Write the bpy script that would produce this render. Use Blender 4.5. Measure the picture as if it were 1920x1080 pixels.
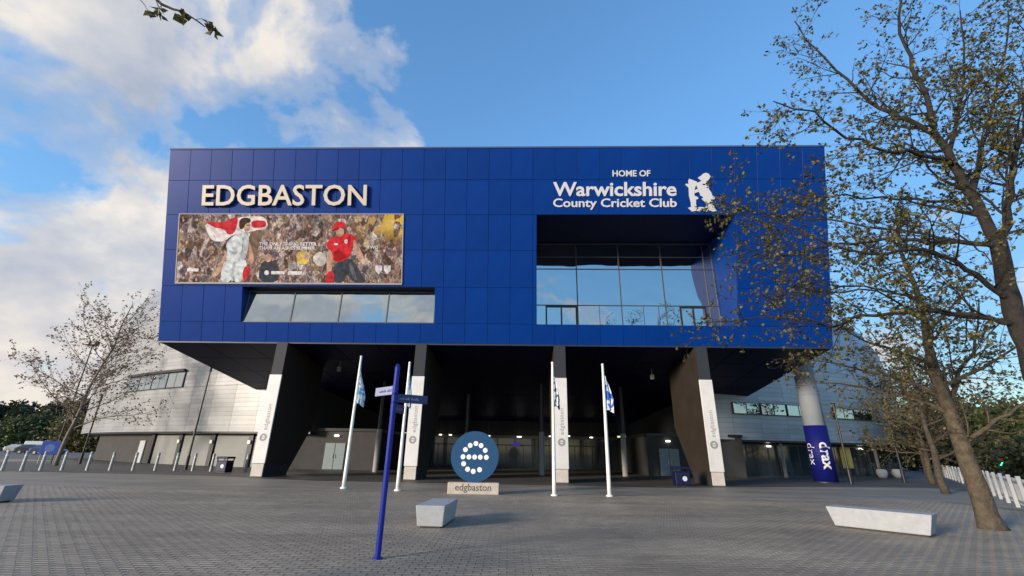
import bpy, bmesh, math, random
from mathutils import Vector, Matrix, Quaternion

for _o in list(bpy.data.objects):
    bpy.data.objects.remove(_o)
scn = bpy.context.scene
COL = scn.collection
R = math.radians

# ------------------------------------------------------------------ camera
EYE = 1.6
FPX = 832.5
up = Vector((40.0, 2250.0, FPX)).normalized()          # world up in camera axes (right, up, forward)
fw = Vector((0, 0, 1)); fy = (fw - up * fw.dot(up)).normalized()
fx = Vector((fy.y * up.z - fy.z * up.y, fy.z * up.x - fy.x * up.z, fy.x * up.y - fy.y * up.x))
if fx.x < 0:
    fx = -fx
cam_d = bpy.data.cameras.new('camera')
cam = bpy.data.objects.new('camera', cam_d)
COL.objects.link(cam)
right = Vector((fx.x, fy.x, up.x)); upv = Vector((fx.y, fy.y, up.y)); fwd = Vector((fx.z, fy.z, up.z))
m = Matrix((right, upv, -fwd)).transposed().to_4x4()
m.translation = Vector((0, 0, EYE))
cam.matrix_world = m
cam_d.sensor_width = 36.0
cam_d.lens = 36.0 * FPX / 1920.0
cam_d.clip_end = 4000
scn.camera = cam

# ------------------------------------------------------------------ sky, sun, exposure
SUN_EL, SUN_AZ = R(11), R(232)      # azimuth clockwise from +Y: behind the camera, to the left
wd = bpy.data.worlds.new('World'); scn.world = wd; wd.use_nodes = True
nt = wd.node_tree; N = nt.nodes; LK = nt.links
N.clear()
def nn(tree, typ, **kw):
    n = tree.nodes.new(typ)
    for k, v in kw.items():
        if k == 'inp':
            for kk, vv in v.items():
                n.inputs[kk].default_value = vv
        else:
            setattr(n, k, v)
    return n
def ramp(tree, stops, fac=None, interp='LINEAR'):
    n = tree.nodes.new('ShaderNodeValToRGB'); n.color_ramp.interpolation = interp
    el = n.color_ramp.elements
    while len(el) > 1:
        el.remove(el[-1])
    el[0].position = stops[0][0]; el[0].color = tuple(stops[0][1]) + (1,) if len(stops[0][1]) == 3 else stops[0][1]
    for p, c in stops[1:]:
        e = el.new(p); e.color = tuple(c) + (1,) if len(c) == 3 else c
    if fac is not None:
        tree.links.new(fac, n.inputs[0])
    return n
def mth(tree, op, a, b=None, clamp=False):
    n = tree.nodes.new('ShaderNodeMath'); n.operation = op; n.use_clamp = clamp
    for i, v in enumerate((a, b)):
        if v is None:
            continue
        if isinstance(v, (int, float)):
            n.inputs[i].default_value = v
        else:
            tree.links.new(v, n.inputs[i])
    return n.outputs[0]
def mixc(tree, fac, a, b, blend='MIX'):
    n = tree.nodes.new('ShaderNodeMix'); n.data_type = 'RGBA'; n.blend_type = blend
    for s, v in ((n.inputs[0], fac), (n.inputs[6], a), (n.inputs[7], b)):
        if isinstance(v, (int, float)):
            s.default_value = v
        elif isinstance(v, (tuple, list)):
            s.default_value = tuple(v) + (1,) if len(v) == 3 else v
        else:
            tree.links.new(v, s)
    return n.outputs[2]

sky = nn(nt, 'ShaderNodeTexSky', sky_type='NISHITA', sun_disc=False, sun_elevation=SUN_EL, sun_rotation=SUN_AZ,
         altitude=100, air_density=1.0, dust_density=0.15, ozone_density=2.5)
tc = nn(nt, 'ShaderNodeTexCoord')
sep = nn(nt, 'ShaderNodeSeparateXYZ'); LK.new(tc.outputs['Generated'], sep.inputs[0])
dz = mth(nt, 'ADD', mth(nt, 'MAXIMUM', sep.outputs[2], 0.0), 0.55)
cx_ = mth(nt, 'DIVIDE', sep.outputs[0], dz); cy_ = mth(nt, 'DIVIDE', sep.outputs[1], dz)
comb = nn(nt, 'ShaderNodeCombineXYZ'); LK.new(cx_, comb.inputs[0]); LK.new(cy_, comb.inputs[1])
comb.inputs[2].default_value = 21.3
n1 = nn(nt, 'ShaderNodeTexNoise', inp={'Scale': 4.9, 'Detail': 9.0, 'Roughness': 0.54, 'Distortion': 0.3}); LK.new(comb.outputs[0], n1.inputs['Vector'])
n2 = nn(nt, 'ShaderNodeTexNoise', inp={'Scale': 4.6, 'Detail': 5.0, 'Roughness': 0.55}); LK.new(comb.outputs[0], n2.inputs['Vector'])
# the cloud bank lies to the left (and all round low down), the upper right is clear
bank = nn(nt, 'ShaderNodeMapRange', interpolation_type='SMOOTHSTEP', inp={1: 0.05, 2: -0.45, 3: -0.17, 4: 0.035}); LK.new(sep.outputs[0], bank.inputs[0])
low = nn(nt, 'ShaderNodeMapRange', interpolation_type='SMOOTHSTEP', inp={1: 0.50, 2: 0.08, 3: 0.0, 4: 0.16}); LK.new(sep.outputs[2], low.inputs[0])
cov = mth(nt, 'ADD', mth(nt, 'ADD', n1.outputs[0], bank.outputs[0]), low.outputs[0])
cm = ramp(nt, [(0.47, (0, 0, 0)), (0.535, (.40,) * 3), (0.63, (.95,) * 3)], cov, 'EASE')
shade = ramp(nt, [(0.34, (0.46, 0.52, 0.64)), (0.50, (0.72, 0.72, 0.75)), (0.62, (1.0, 0.93, 0.84))], n2.outputs[0])
warm = nn(nt, 'ShaderNodeMapRange', interpolation_type='SMOOTHSTEP', inp={1: 0.36, 2: 0.05, 3: 0.0, 4: 0.45}); LK.new(sep.outputs[2], warm.inputs[0])
ccol = mixc(nt, warm.outputs[0], shade.outputs[0], (0.92, 0.80, 0.72))
skyv = nn(nt, 'ShaderNodeHueSaturation', inp={'Saturation': 1.12, 'Value': 1.10}); LK.new(sky.outputs[0], skyv.inputs['Color'])
CLOUD = 2.45
cb = nn(nt, 'ShaderNodeVectorMath', operation='SCALE'); LK.new(ccol, cb.inputs[0]); cb.inputs['Scale'].default_value = CLOUD
sb_ = nn(nt, 'ShaderNodeSeparateXYZ'); LK.new(skyv.outputs[0], sb_.inputs[0])
lim = nn(nt, 'ShaderNodeVectorMath', operation='SCALE'); LK.new(skyv.outputs[0], lim.inputs[0])        # thin haze evens out the glare along the horizon
mx_ = mth(nt, 'MAXIMUM', sb_.outputs[2], sb_.outputs[1]); mx_ = mth(nt, 'MAXIMUM', mx_, sb_.outputs[0])
LK.new(mth(nt, 'POWER', mth(nt, 'ADD', 1.0, mth(nt, 'POWER', mth(nt, 'DIVIDE', mx_, 2.75), 4.0)), -.25), lim.inputs['Scale'])
fin_ = mixc(nt, cm.outputs[0], lim.outputs[0], cb.outputs[0])
bg = nn(nt, 'ShaderNodeBackground', inp={'Strength': 0.15}); LK.new(fin_, bg.inputs[0])
wo = nn(nt, 'ShaderNodeOutputWorld'); LK.new(bg.outputs[0], wo.inputs[0])

sd = bpy.data.lights.new('sun', 'SUN'); sd.energy = 2.0; sd.angle = R(10); sd.color = (1.0, 0.86, 0.70)
sun = bpy.data.objects.new('sun', sd); COL.objects.link(sun)
sdir = Vector((math.sin(SUN_AZ) * math.cos(SUN_EL), math.cos(SUN_AZ) * math.cos(SUN_EL), math.sin(SUN_EL)))
sun.rotation_euler = (-sdir).to_track_quat('-Z', 'Y').to_euler()
sun.location = sdir * 80
scn.view_settings.view_transform = 'Standard'; scn.view_settings.look = 'None'
scn.view_settings.exposure = 1.35; scn.view_settings.gamma = 1.0; scn.view_settings.use_curve_mapping = False

# ------------------------------------------------------------------ materials
MATS = {}
def mat(name, col, rough=0.6, metal=0.0, spec=0.5, noise=0.0, nscale=3.0, bump=0.0, bscale=40.0, bdist=.02, isl=0.0, emit=None, estr=1.0, coat=0.0, dirt=None):
    if name in MATS:
        return MATS[name]
    mm = bpy.data.materials.new(name); mm.use_nodes = True; t = mm.node_tree
    b = t.nodes['Principled BSDF']
    b.inputs['Roughness'].default_value = rough; b.inputs['Metallic'].default_value = metal
    b.inputs['Specular IOR Level'].default_value = spec
    b.inputs['Coat Weight'].default_value = coat
    c = None
    tcd = nn(t, 'ShaderNodeTexCoord')
    if noise:
        ns = nn(t, 'ShaderNodeTexNoise', inp={'Scale': nscale, 'Detail': 6.0, 'Roughness': 0.6}); t.links.new(tcd.outputs['Object'], ns.inputs['Vector'])
        lo = tuple(x * (1 - noise) for x in col); hi = tuple(min(1, x * (1 + noise)) for x in col)
        c = ramp(t, [(0.3, lo), (0.7, hi)], ns.outputs[0]).outputs[0]
    if isl:
        g = nn(t, 'ShaderNodeNewGeometry')
        lo = (1 - isl,) * 3; hi = (1 + isl,) * 3
        rr = nn(t, 'ShaderNodeMapRange', inp={3: 1 - isl, 4: 1 + isl}); t.links.new(g.outputs['Random Per Island'], rr.inputs[0])
        oi = nn(t, 'ShaderNodeObjectInfo')
        r2 = nn(t, 'ShaderNodeMapRange', inp={3: 1 - isl, 4: 1 + isl}); t.links.new(oi.outputs['Random'], r2.inputs[0])
        mlt = mth(t, 'MULTIPLY', rr.outputs[0], r2.outputs[0])
        cb2 = nn(t, 'ShaderNodeVectorMath', operation='SCALE')
        if c is None:
            cb2.inputs[0].default_value = col
        else:
            t.links.new(c, cb2.inputs[0])
        t.links.new(mlt, cb2.inputs['Scale']); c = cb2.outputs[0]
    if dirt:
        nd = nn(t, 'ShaderNodeTexNoise', inp={'Scale': dirt[1], 'Detail': 8.0, 'Roughness': 0.7}); t.links.new(tcd.outputs['Object'], nd.inputs['Vector'])
        dm = ramp(t, [(0.5, (0, 0, 0)), (0.75, (dirt[2],) * 3)], nd.outputs[0])
        c = mixc(t, dm.outputs[0], c if c is not None else col, dirt[0])
    if c is None:
        b.inputs['Base Color'].default_value = tuple(col) + (1,)
    else:
        t.links.new(c, b.inputs['Base Color'])
    if bump:
        nb = nn(t, 'ShaderNodeTexNoise', inp={'Scale': bscale, 'Detail': 5.0}); t.links.new(tcd.outputs['Object'], nb.inputs['Vector'])
        bp = nn(t, 'ShaderNodeBump', inp={'Strength': bump, 'Distance': bdist}); t.links.new(nb.outputs[0], bp.inputs['Height'])
        t.links.new(bp.outputs[0], b.inputs['Normal'])
    if emit:
        b.inputs['Emission Color'].default_value = tuple(emit) + (1,); b.inputs['Emission Strength'].default_value = estr
    MATS[name] = mm
    return mm

M_BLUE = mat('blue_panel', (0.0006, 0.034, 0.215), 0.40, spec=0.13, noise=0.14, nscale=0.35, isl=0.06, dirt=((0.006, 0.04, 0.17), 0.9, 0.35))
M_BLUEB = mat('blue_joint', (0.001, 0.014, 0.095), 0.6)
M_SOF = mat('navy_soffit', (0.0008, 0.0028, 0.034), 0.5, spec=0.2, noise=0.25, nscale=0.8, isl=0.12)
M_DARK = mat('dark_grey_steel', (0.02, 0.021, 0.025), 0.5, noise=0.2)
M_BLACK = mat('black_paint', (0.012, 0.012, 0.014), 0.4)
M_WHITE = mat('white_cladding', (0.66, 0.65, 0.63), 0.45, noise=0.05, nscale=1.2, dirt=((0.45, 0.42, 0.37), 1.6, 0.35))
M_BOOT = mat('stone_boot', (0.55, 0.50, 0.44), 0.8, noise=0.12, nscale=3, bump=0.2)
M_BOOTD = mat('dark_boot', (0.03, 0.03, 0.033), 0.7, noise=0.2)
M_FIN = mat('bronze_fin_side', (0.034, 0.027, 0.022), 0.6, spec=.25, noise=0.2, nscale=0.7)
M_CREAM = mat('cream_letter', (0.60, 0.52, 0.43), 0.5)
M_SIDE = mat('letter_side', (0.20, 0.18, 0.16), 0.6)
M_SIGNW = mat('sign_white', (0.62, 0.63, 0.66), 0.5)
M_PRINTG = mat('print_grey', (0.26, 0.26, 0.27), 0.6)
M_CONC = mat('concrete', (0.50, 0.50, 0.49), 0.85, noise=0.14, nscale=2.5, bump=0.25, bscale=60, dirt=((0.28, 0.27, 0.25), 2.0, 0.6))
M_BENCH = mat('white_granite', (0.36, 0.38, 0.40), 0.75, noise=0.10, nscale=8, bump=0.2, bscale=90, dirt=((0.36, 0.36, 0.35), 3.0, 0.6))
M_PILLAR = mat('pillar_concrete', (0.30, 0.29, 0.275), 0.8, noise=0.1)
M_POLE = mat('white_pole', (0.82, 0.81, 0.77), 0.35, noise=0.04)
M_POST = mat('royal_blue_post', (0.006, 0.016, 0.24), 0.4, spec=.3, noise=0.08)
M_BIN = mat('navy_bin', (0.006, 0.009, 0.045), 0.5, spec=.3, noise=0.15)
M_EBLUE = mat('disc_blue', (0.014, 0.068, 0.165), 0.55, spec=.3, noise=0.05, nscale=1.5)
M_EWHITE = mat('dot_white', (0.88, 0.90, 0.92), 0.4)
M_WRAP = mat('wrap_blue', (0.005, 0.008, 0.13), 0.6, spec=.2, noise=0.06)
M_MAST = mat('mast_grey', (0.22, 0.245, 0.27), 0.65, spec=.25, noise=0.1, nscale=1.0)
M_BOLL = mat('bollard_grey', (0.36, 0.375, 0.38), 0.5, metal=0.2, noise=0.15, nscale=4)
M_FENCE = mat('fence_white', (0.46, 0.48, 0.50), 0.5, noise=0.06)
M_SHUT = mat('shutter_grey', (0.21, 0.22, 0.215), 0.6, noise=0.08, nscale=0.8, dirt=((0.22, 0.21, 0.19), 1.2, 0.5))
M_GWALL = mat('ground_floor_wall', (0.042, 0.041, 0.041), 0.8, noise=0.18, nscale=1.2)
M_GDOOR = mat('grey_blue_door', (0.20, 0.25, 0.27), 0.5, noise=0.08)
M_LAMP = mat('lit_lamp', (0.9, 0.88, 0.8), 0.4, emit=(1.0, 0.93, 0.80), estr=1.5)
M_YEL = mat('yellow_poster', (0.55, 0.43, 0.10), 0.6, noise=0.1)
M_FRAME = mat('window_frame', (0.055, 0.058, 0.065), 0.45)
M_TYRE = mat('tyre', (0.02, 0.02, 0.02), 0.8)
M_RIM = mat('rim', (0.4, 0.4, 0.42), 0.35, metal=0.8)
M_LIGHTR = mat('tail_lamp', (0.4, 0.02, 0.02), 0.3)
M_LIGHTW = mat('head_lamp', (0.8, 0.8, 0.8), 0.2)
M_GREENL = mat('green_lamp', (0.05, 0.7, 0.25), 0.3, emit=(0.05, 0.9, 0.35), estr=2.0)
M_SHOP = mat('shop_glass', (0.03, 0.04, 0.045), 0.06, spec=0.8)
M_INT = mat('dark_interior', (0.02, 0.02, 0.022), 0.9)
M_BARK = mat('bark', (0.085, 0.066, 0.045), 0.9, noise=0.45, nscale=7, bump=0.9, bscale=14, bdist=.06)
M_BARKD = mat('bark_dark', (0.024, 0.019, 0.015), 0.9, noise=0.45, nscale=7, bump=0.9, bscale=14, bdist=.06)
M_BIRCH = mat('bark_pale', (0.20, 0.165, 0.13), 0.9, noise=0.3, nscale=5, bump=0.4)

def glass_mat(name, tint, rough=0.015, wob=0.02):
    mm = bpy.data.materials.new(name); mm.use_nodes = True; t = mm.node_tree; b = t.nodes['Principled BSDF']
    b.inputs['Base Color'].default_value = tuple(tint) + (1,); b.inputs['Metallic'].default_value = 1.0; b.inputs['Roughness'].default_value = rough
    tcd = nn(t, 'ShaderNodeTexCoord')
    ns = nn(t, 'ShaderNodeTexNoise', inp={'Scale': 0.7, 'Detail': 1.0}); t.links.new(tcd.outputs['Object'], ns.inputs['Vector'])
    bp = nn(t, 'ShaderNodeBump', inp={'Strength': wob, 'Distance': 1.0}); t.links.new(ns.outputs[0], bp.inputs['Height'])
    t.links.new(bp.outputs[0], b.inputs['Normal'])
    return mm
M_GLASS = glass_mat('coated_glass', (0.50, 0.55, 0.56))
M_GLASSD = glass_mat('dim_glass', (0.35, 0.40, 0.42))

def leaf_mat(name, c1, c2, trans=0.3):
    mm = bpy.data.materials.new(name); mm.use_nodes = True; t = mm.node_tree; b = t.nodes['Principled BSDF']
    g = nn(t, 'ShaderNodeNewGeometry')
    r = ramp(t, [(0.0, c1), (0.6, tuple((a + d) / 2 for a, d in zip(c1, c2))), (1.0, c2)], g.outputs['Random Per Island'])
    t.links.new(r.outputs[0], b.inputs['Base Color']); b.inputs['Roughness'].default_value = 0.55
    tr = nn(t, 'ShaderNodeBsdfTranslucent'); t.links.new(r.outputs[0], tr.inputs[0])
    mx = nn(t, 'ShaderNodeMixShader', inp={0: trans}); t.links.new(b.outputs[0], mx.inputs[1]); t.links.new(tr.outputs[0], mx.inputs[2])
    t.links.new(mx.outputs[0], t.nodes['Material Output'].inputs[0])
    return mm
M_LEAF = leaf_mat('spring_leaf', (0.040, 0.040, 0.016), (0.20, 0.175, 0.044))
M_LEAF2 = leaf_mat('olive_leaf', (0.065, 0.058, 0.024), (0.20, 0.165, 0.055))
M_LEAFP = leaf_mat('budding_leaf', (0.16, 0.115, 0.085), (0.30, 0.22, 0.16))
M_LEAFG = leaf_mat('green_leaf', (0.030, 0.050, 0.014), (0.085, 0.11, 0.028), 0.25)
M_LEAFD = leaf_mat('dark_leaf', (0.016, 0.026, 0.010), (0.048, 0.058, 0.022), 0.2)

def clad_mat(name, col):
    mm = bpy.data.materials.new(name); mm.use_nodes = True; t = mm.node_tree; b = t.nodes['Principled BSDF']
    tcd = nn(t, 'ShaderNodeTexCoord'); sp = nn(t, 'ShaderNodeSeparateXYZ'); g = nn(t, 'ShaderNodeNewGeometry')
    t.links.new(g.outputs['Position'], sp.inputs[0])
    zz = mth(t, 'MULTIPLY', sp.outputs[2], 2.6); fr = mth(t, 'FRACT', zz)
    gr = ramp(t, [(0.0, (.66,) * 3), (0.07, (.72,) * 3), (0.12, (1,) * 3), (0.9, (1,) * 3), (1.0, (.88,) * 3)], fr)
    fl = mth(t, 'FLOOR', zz)
    wn = nn(t, 'ShaderNodeTexWhiteNoise', noise_dimensions='2D'); cv = nn(t, 'ShaderNodeCombineXYZ'); oi = nn(t, 'ShaderNodeObjectInfo')
    t.links.new(fl, cv.inputs[0]); t.links.new(oi.outputs['Random'], cv.inputs[1]); t.links.new(cv.outputs[0], wn.inputs['Vector'])
    v = nn(t, 'ShaderNodeMapRange', inp={3: 0.88, 4: 1.06}); t.links.new(wn.outputs['Value'], v.inputs[0])
    s = mth(t, 'MULTIPLY', v.outputs[0], gr.outputs[0])
    ns = nn(t, 'ShaderNodeTexNoise', inp={'Scale': 0.5, 'Detail': 6.0}); t.links.new(g.outputs['Position'], ns.inputs['Vector'])
    st = ramp(t, [(0.35, tuple(x * .85 for x in col)), (0.65, col)], ns.outputs[0])
    cb2 = nn(t, 'ShaderNodeVectorMath', operation='SCALE'); t.links.new(st.outputs[0], cb2.inputs[0]); t.links.new(s, cb2.inputs['Scale'])
    t.links.new(cb2.outputs[0], b.inputs['Base Color']); b.inputs['Roughness'].default_value = 0.42; b.inputs['Metallic'].default_value = 0.25
    bp = nn(t, 'ShaderNodeBump', inp={'Strength': 0.25, 'Distance': 0.04}); t.links.new(gr.outputs[0], bp.inputs['Height']); t.links.new(bp.outputs[0], b.inputs['Normal'])
    return mm
M_CLADL = clad_mat('silver_plank_cladding', (0.365, 0.372, 0.38))
M_CLADR = clad_mat('blue_grey_plank_cladding', (0.42, 0.46, 0.50))

def stains(t, g, c):
    # worn paler lanes, tyre drags and dark gum spots
    mp = nn(t, 'ShaderNodeMapping'); mp.inputs['Scale'].default_value = (.10, .75, 1); mp.inputs['Rotation'].default_value = (0, 0, .12); t.links.new(g.outputs['Position'], mp.inputs[0])
    ln = nn(t, 'ShaderNodeTexNoise', inp={'Scale': 1.0, 'Detail': 5.0, 'Roughness': .6}); t.links.new(mp.outputs[0], ln.inputs['Vector'])
    l2 = ramp(t, [(.34, (.80,) * 3), (.5, (1, 1, 1)), (.68, (1.16,) * 3)], ln.outputs[0])
    c = mixc(t, 1.0, c, l2.outputs[0], 'MULTIPLY')
    vo = nn(t, 'ShaderNodeTexVoronoi', inp={'Scale': 1.7, 'Randomness': 1.0}); t.links.new(g.outputs['Position'], vo.inputs['Vector'])
    gm = ramp(t, [(.0, (.62,) * 3), (.035, (.66,) * 3), (.055, (1, 1, 1))], vo.outputs['Distance'])
    return mixc(t, 1.0, c, gm.outputs[0], 'MULTIPLY')
def paving_mat(name, c1, c2, mortar, bw, bh, big=0.25):
    mm = bpy.data.materials.new(name); mm.use_nodes = True; t = mm.node_tree; b = t.nodes['Principled BSDF']
    g = nn(t, 'ShaderNodeNewGeometry')
    br = nn(t, 'ShaderNodeTexBrick', inp={'Color1': tuple(c1) + (1,), 'Color2': tuple(c2) + (1,), 'Mortar': tuple(mortar) + (1,), 'Scale': 1.0, 'Mortar Size': 0.005, 'Brick Width': bw, 'Row Height': bh, 'Bias': 0.0})
    t.links.new(g.outputs['Position'], br.inputs['Vector'])
    ns = nn(t, 'ShaderNodeTexNoise', inp={'Scale': 0.35, 'Detail': 8.0, 'Roughness': 0.65}); t.links.new(g.outputs['Position'], ns.inputs['Vector'])
    st = ramp(t, [(0.32, (1 - big,) * 3), (0.66, (1 + big * .4,) * 3)], ns.outputs[0])
    c = stains(t, g, mixc(t, 1.0, br.outputs[0], st.outputs[0], 'MULTIPLY'))
    t.links.new(c, b.inputs['Base Color']); b.inputs['Roughness'].default_value = 0.58; b.inputs['Specular IOR Level'].default_value = 0.5
    return mm
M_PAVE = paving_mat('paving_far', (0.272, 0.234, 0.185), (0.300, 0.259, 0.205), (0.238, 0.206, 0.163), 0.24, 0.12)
M_FORE = paving_mat('paving_dark_shaded', (0.078, 0.065, 0.052), (0.098, 0.083, 0.067), (0.055, 0.047, 0.04), 0.60, 0.30)  # brown tone includes shade beneath the building as well as darker paving
M_BED = mat('joint_sand', (0.190, 0.165, 0.132), 0.95, noise=0.3)
def paver_mat():
    mm = bpy.data.materials.new('paver'); mm.use_nodes = True; t = mm.node_tree; b = t.nodes['Principled BSDF']
    g = nn(t, 'ShaderNodeNewGeometry')
    wn = nn(t, 'ShaderNodeTexWhiteNoise', noise_dimensions='2D')
    # one tone per paver, from its own island or object
    oi = nn(t, 'ShaderNodeObjectInfo'); cv = nn(t, 'ShaderNodeCombineXYZ')
    t.links.new(g.outputs['Random Per Island'], cv.inputs[0]); t.links.new(oi.outputs['Random'], cv.inputs[1]); t.links.new(cv.outputs[0], wn.inputs['Vector'])
    r = ramp(t, [(0.0, (0.235, 0.203, 0.160)), (0.5, (0.262, 0.226, 0.178)), (1.0, (0.290, 0.252, 0.200))], wn.outputs['Value'])
    ns = nn(t, 'ShaderNodeTexNoise', inp={'Scale': 0.35, 'Detail': 8.0, 'Roughness': 0.65}); t.links.new(g.outputs['Position'], ns.inputs['Vector'])
    st = ramp(t, [(0.32, (.75,) * 3), (0.66, (1.1,) * 3)], ns.outputs[0])
    n3 = nn(t, 'ShaderNodeTexNoise', inp={'Scale': 22.0, 'Detail': 6.0, 'Roughness': 0.7}); t.links.new(g.outputs['Position'], n3.inputs['Vector'])
    s3 = ramp(t, [(0.3, (.82,) * 3), (0.7, (1.12,) * 3)], n3.outputs[0])
    c = stains(t, g, mixc(t, 1.0, mixc(t, 1.0, r.outputs[0], st.outputs[0], 'MULTIPLY'), s3.outputs[0], 'MULTIPLY'))
    t.links.new(c, b.inputs['Base Color']); b.inputs['Roughness'].default_value = 0.58; b.inputs['Specular IOR Level'].default_value = 0.5
    bp = nn(t, 'ShaderNodeBump', inp={'Strength': 0.35, 'Distance': 0.01}); t.links.new(n3.outputs[0], bp.inputs['Height']); t.links.new(bp.outputs[0], b.inputs['Normal'])
    return mm
M_PAVER = paver_mat()

# ------------------------------------------------------------------ mesh helpers
class MB:
    def __init__(s):
        s.v = []; s.f = []; s.m = []; s.mi = 0
    def add(s, vs, fs):
        o = len(s.v); s.v += [tuple(x) for x in vs]; s.f += [tuple(i + o for i in f) for f in fs]; s.m += [s.mi] * len(fs)
        return s
    def box(s, x0, x1, y0, y1, z0, z1):
        return s.add([(x0, y0, z0), (x1, y0, z0), (x1, y1, z0), (x0, y1, z0), (x0, y0, z1), (x1, y0, z1), (x1, y1, z1), (x0, y1, z1)],
                     [(0, 3, 2, 1), (4, 5, 6, 7), (0, 1, 5, 4), (1, 2, 6, 5), (2, 3, 7, 6), (3, 0, 4, 7)])
    def bbox(s, x0, x1, y0, y1, z0, z1, b):
        """box with chamfered edges"""
        bm = bmesh.new(); bmesh.ops.create_cube(bm, size=1.0)
        for v in bm.verts:
            v.co = Vector((x0 + (v.co.x + .5) * (x1 - x0), y0 + (v.co.y + .5) * (y1 - y0), z0 + (v.co.z + .5) * (z1 - z0)))
        bmesh.ops.bevel(bm, geom=bm.edges[:], offset=b, segments=1, affect='EDGES', profile=.5)
        return s.frombm(bm)
    def frombm(s, bm, M=None):
        bm.verts.index_update()
        vs = [(M @ v.co) if M else v.co.copy() for v in bm.verts]; fs = [[v.index for v in f.verts] for f in bm.faces]
        bm.free(); return s.add(vs, fs)
    def prism(s, poly, d0, d1, fn):
        """poly: 2D points; fn(a,b,d)->3D; closed prism between depth d0 and d1"""
        n = len(poly)
        vs = [fn(a, b, d0) for a, b in poly] + [fn(a, b, d1) for a, b in poly]
        fs = [tuple(range(n - 1, -1, -1)), tuple(range(n, 2 * n))] + [(i, (i + 1) % n, n + (i + 1) % n, n + i) for i in range(n)]
        return s.add(vs, fs)
    def cyl(s, p0, p1, r0, r1, k=16, caps=True):
        return s.tube([p0, p1], [r0, r1], k, caps)
    def tube(s, pts, rad, k=8, caps=True):
        pts = [Vector(p) for p in pts]; n = len(pts)
        t0 = (pts[1] - pts[0]).normalized()
        a = Vector((1, 0, 0)) if abs(t0.x) < .8 else Vector((0, 1, 0))
        u = t0.cross(a).normalized()
        vs = []
        for i, p in enumerate(pts):
            t = (pts[min(i + 1, n - 1)] - pts[max(i - 1, 0)])
            if t.length < 1e-9:
                t = t0
            t.normalize(); u = (u - t * u.dot(t)).normalized(); w = t.cross(u)
            for j in range(k):
                an = 2 * math.pi * j / k
                vs.append(p + (u * math.cos(an) + w * math.sin(an)) * rad[i])
        fs = []
        for i in range(n - 1):
            for j in range(k):
                fs.append((i * k + j, i * k + (j + 1) % k, (i + 1) * k + (j + 1) % k, (i + 1) * k + j))
        if caps:
            fs.append(tuple(range(k - 1, -1, -1))); fs.append(tuple((n - 1) * k + j for j in range(k)))
        return s.add(vs, fs)
    def sphere(s, c, r, sx=1, sy=1, sz=1, seg=12, rings=8):
        bm = bmesh.new(); bmesh.ops.create_uvsphere(bm, u_segments=seg, v_segments=rings, radius=r)
        return s.frombm(bm, Matrix.Translation(c) @ Matrix.Diagonal((sx, sy, sz, 1)))
    def mesh(s, name, mats, smooth=False):
        me = bpy.data.meshes.new(name); me.from_pydata(s.v, [], s.f)
        if not isinstance(mats, (list, tuple)):
            mats = [mats]
        for x in mats:
            me.materials.append(x)
        if len(mats) > 1:
            me.polygons.foreach_set('material_index', s.m)
        if smooth:
            me.polygons.foreach_set('use_smooth', [True] * len(me.polygons))
        me.update(); return me
    def build(s, name, mats, parent=None, smooth=False, **kw):
        return link(name, s.mesh(name, mats, smooth), parent, **kw)

def link(name, data, parent=None, loc=None, rot=None, label=None, cat=None, group=None, kind=None):
    o = bpy.data.objects.new(name, data); COL.objects.link(o)
    if parent:
        o.parent = parent
    if loc is not None:
        o.location = loc
    if rot is not None:
        o.rotation_euler = rot
    return tag(o, label, cat, group, kind)
def tag(o, label=None, cat=None, group=None, kind=None):
    for k, v in (('label', label), ('category', cat), ('group', group), ('kind', kind)):
        if v:
            o[k] = v
    return o
def thing(name, label, cat, loc=(0, 0, 0), rz=0.0, group=None):
    return link(name, None, None, loc, (0, 0, rz), label, cat, group)
def copy_tree(o, parent=None):
    c = o.copy(); COL.objects.link(c)
    if parent:
        c.parent = parent
    for ch in list(o.children):
        copy_tree(ch, c)
    return c

def text2d(txt, size, spacing=1.0, bold=0.0, extrude=0.0):
    """list of letters, each (verts, faces) in x right / y up / z out, left edge at 0, baseline at 0"""
    cu = bpy.data.curves.new('txt', 'FONT'); cu.body = txt; cu.size = size; cu.space_character = spacing; cu.offset = bold; cu.extrude = extrude; cu.resolution_u = 3
    ob = bpy.data.objects.new('txt', cu); COL.objects.link(ob)
    dg = bpy.context.evaluated_depsgraph_get(); me = bpy.data.meshes.new_from_object(ob.evaluated_get(dg))
    V = [v.co.copy() for v in me.vertices]; F = [tuple(p.vertices) for p in me.polygons]
    bpy.data.objects.remove(ob); bpy.data.curves.remove(cu); bpy.data.meshes.remove(me)
    par = list(range(len(V)))
    def find(a):
        while par[a] != a:
            par[a] = par[par[a]]; a = par[a]
        return a
    key = {}
    for i, v in enumerate(V):
        k = (round(v.x, 4), round(v.y, 4))
        if k in key:
            par[find(i)] = find(key[k])
        else:
            key[k] = i
    for f in F:
        for a in f[1:]:
            par[find(a)] = find(f[0])
    isl = {}
    for fi, f in enumerate(F):
        isl.setdefault(find(f[0]), []).append(f)
    items = []
    for fs in isl.values():
        xs = [V[i].x for f in fs for i in f]; items.append([min(xs), max(xs), fs])
    items.sort(key=lambda a: a[0])
    out = []
    for it in items:
        if out and it[0] < out[-1][1] - 0.25 * min(it[1] - it[0], out[-1][1] - out[-1][0]):
            out[-1][1] = max(out[-1][1], it[1]); out[-1][2] += it[2]
        else:
            out.append(it)
    x0 = min(i[0] for i in out); x1 = max(i[1] for i in out)
    res = []
    for a, b, fs in out:
        ids = sorted({i for f in fs for i in f}); mp = {i: n for n, i in enumerate(ids)}
        res.append(([Vector((V[i].x - x0, V[i].y, V[i].z)) for i in ids], [tuple(mp[i] for i in f) for f in fs]))
    return res, x1 - x0
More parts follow.
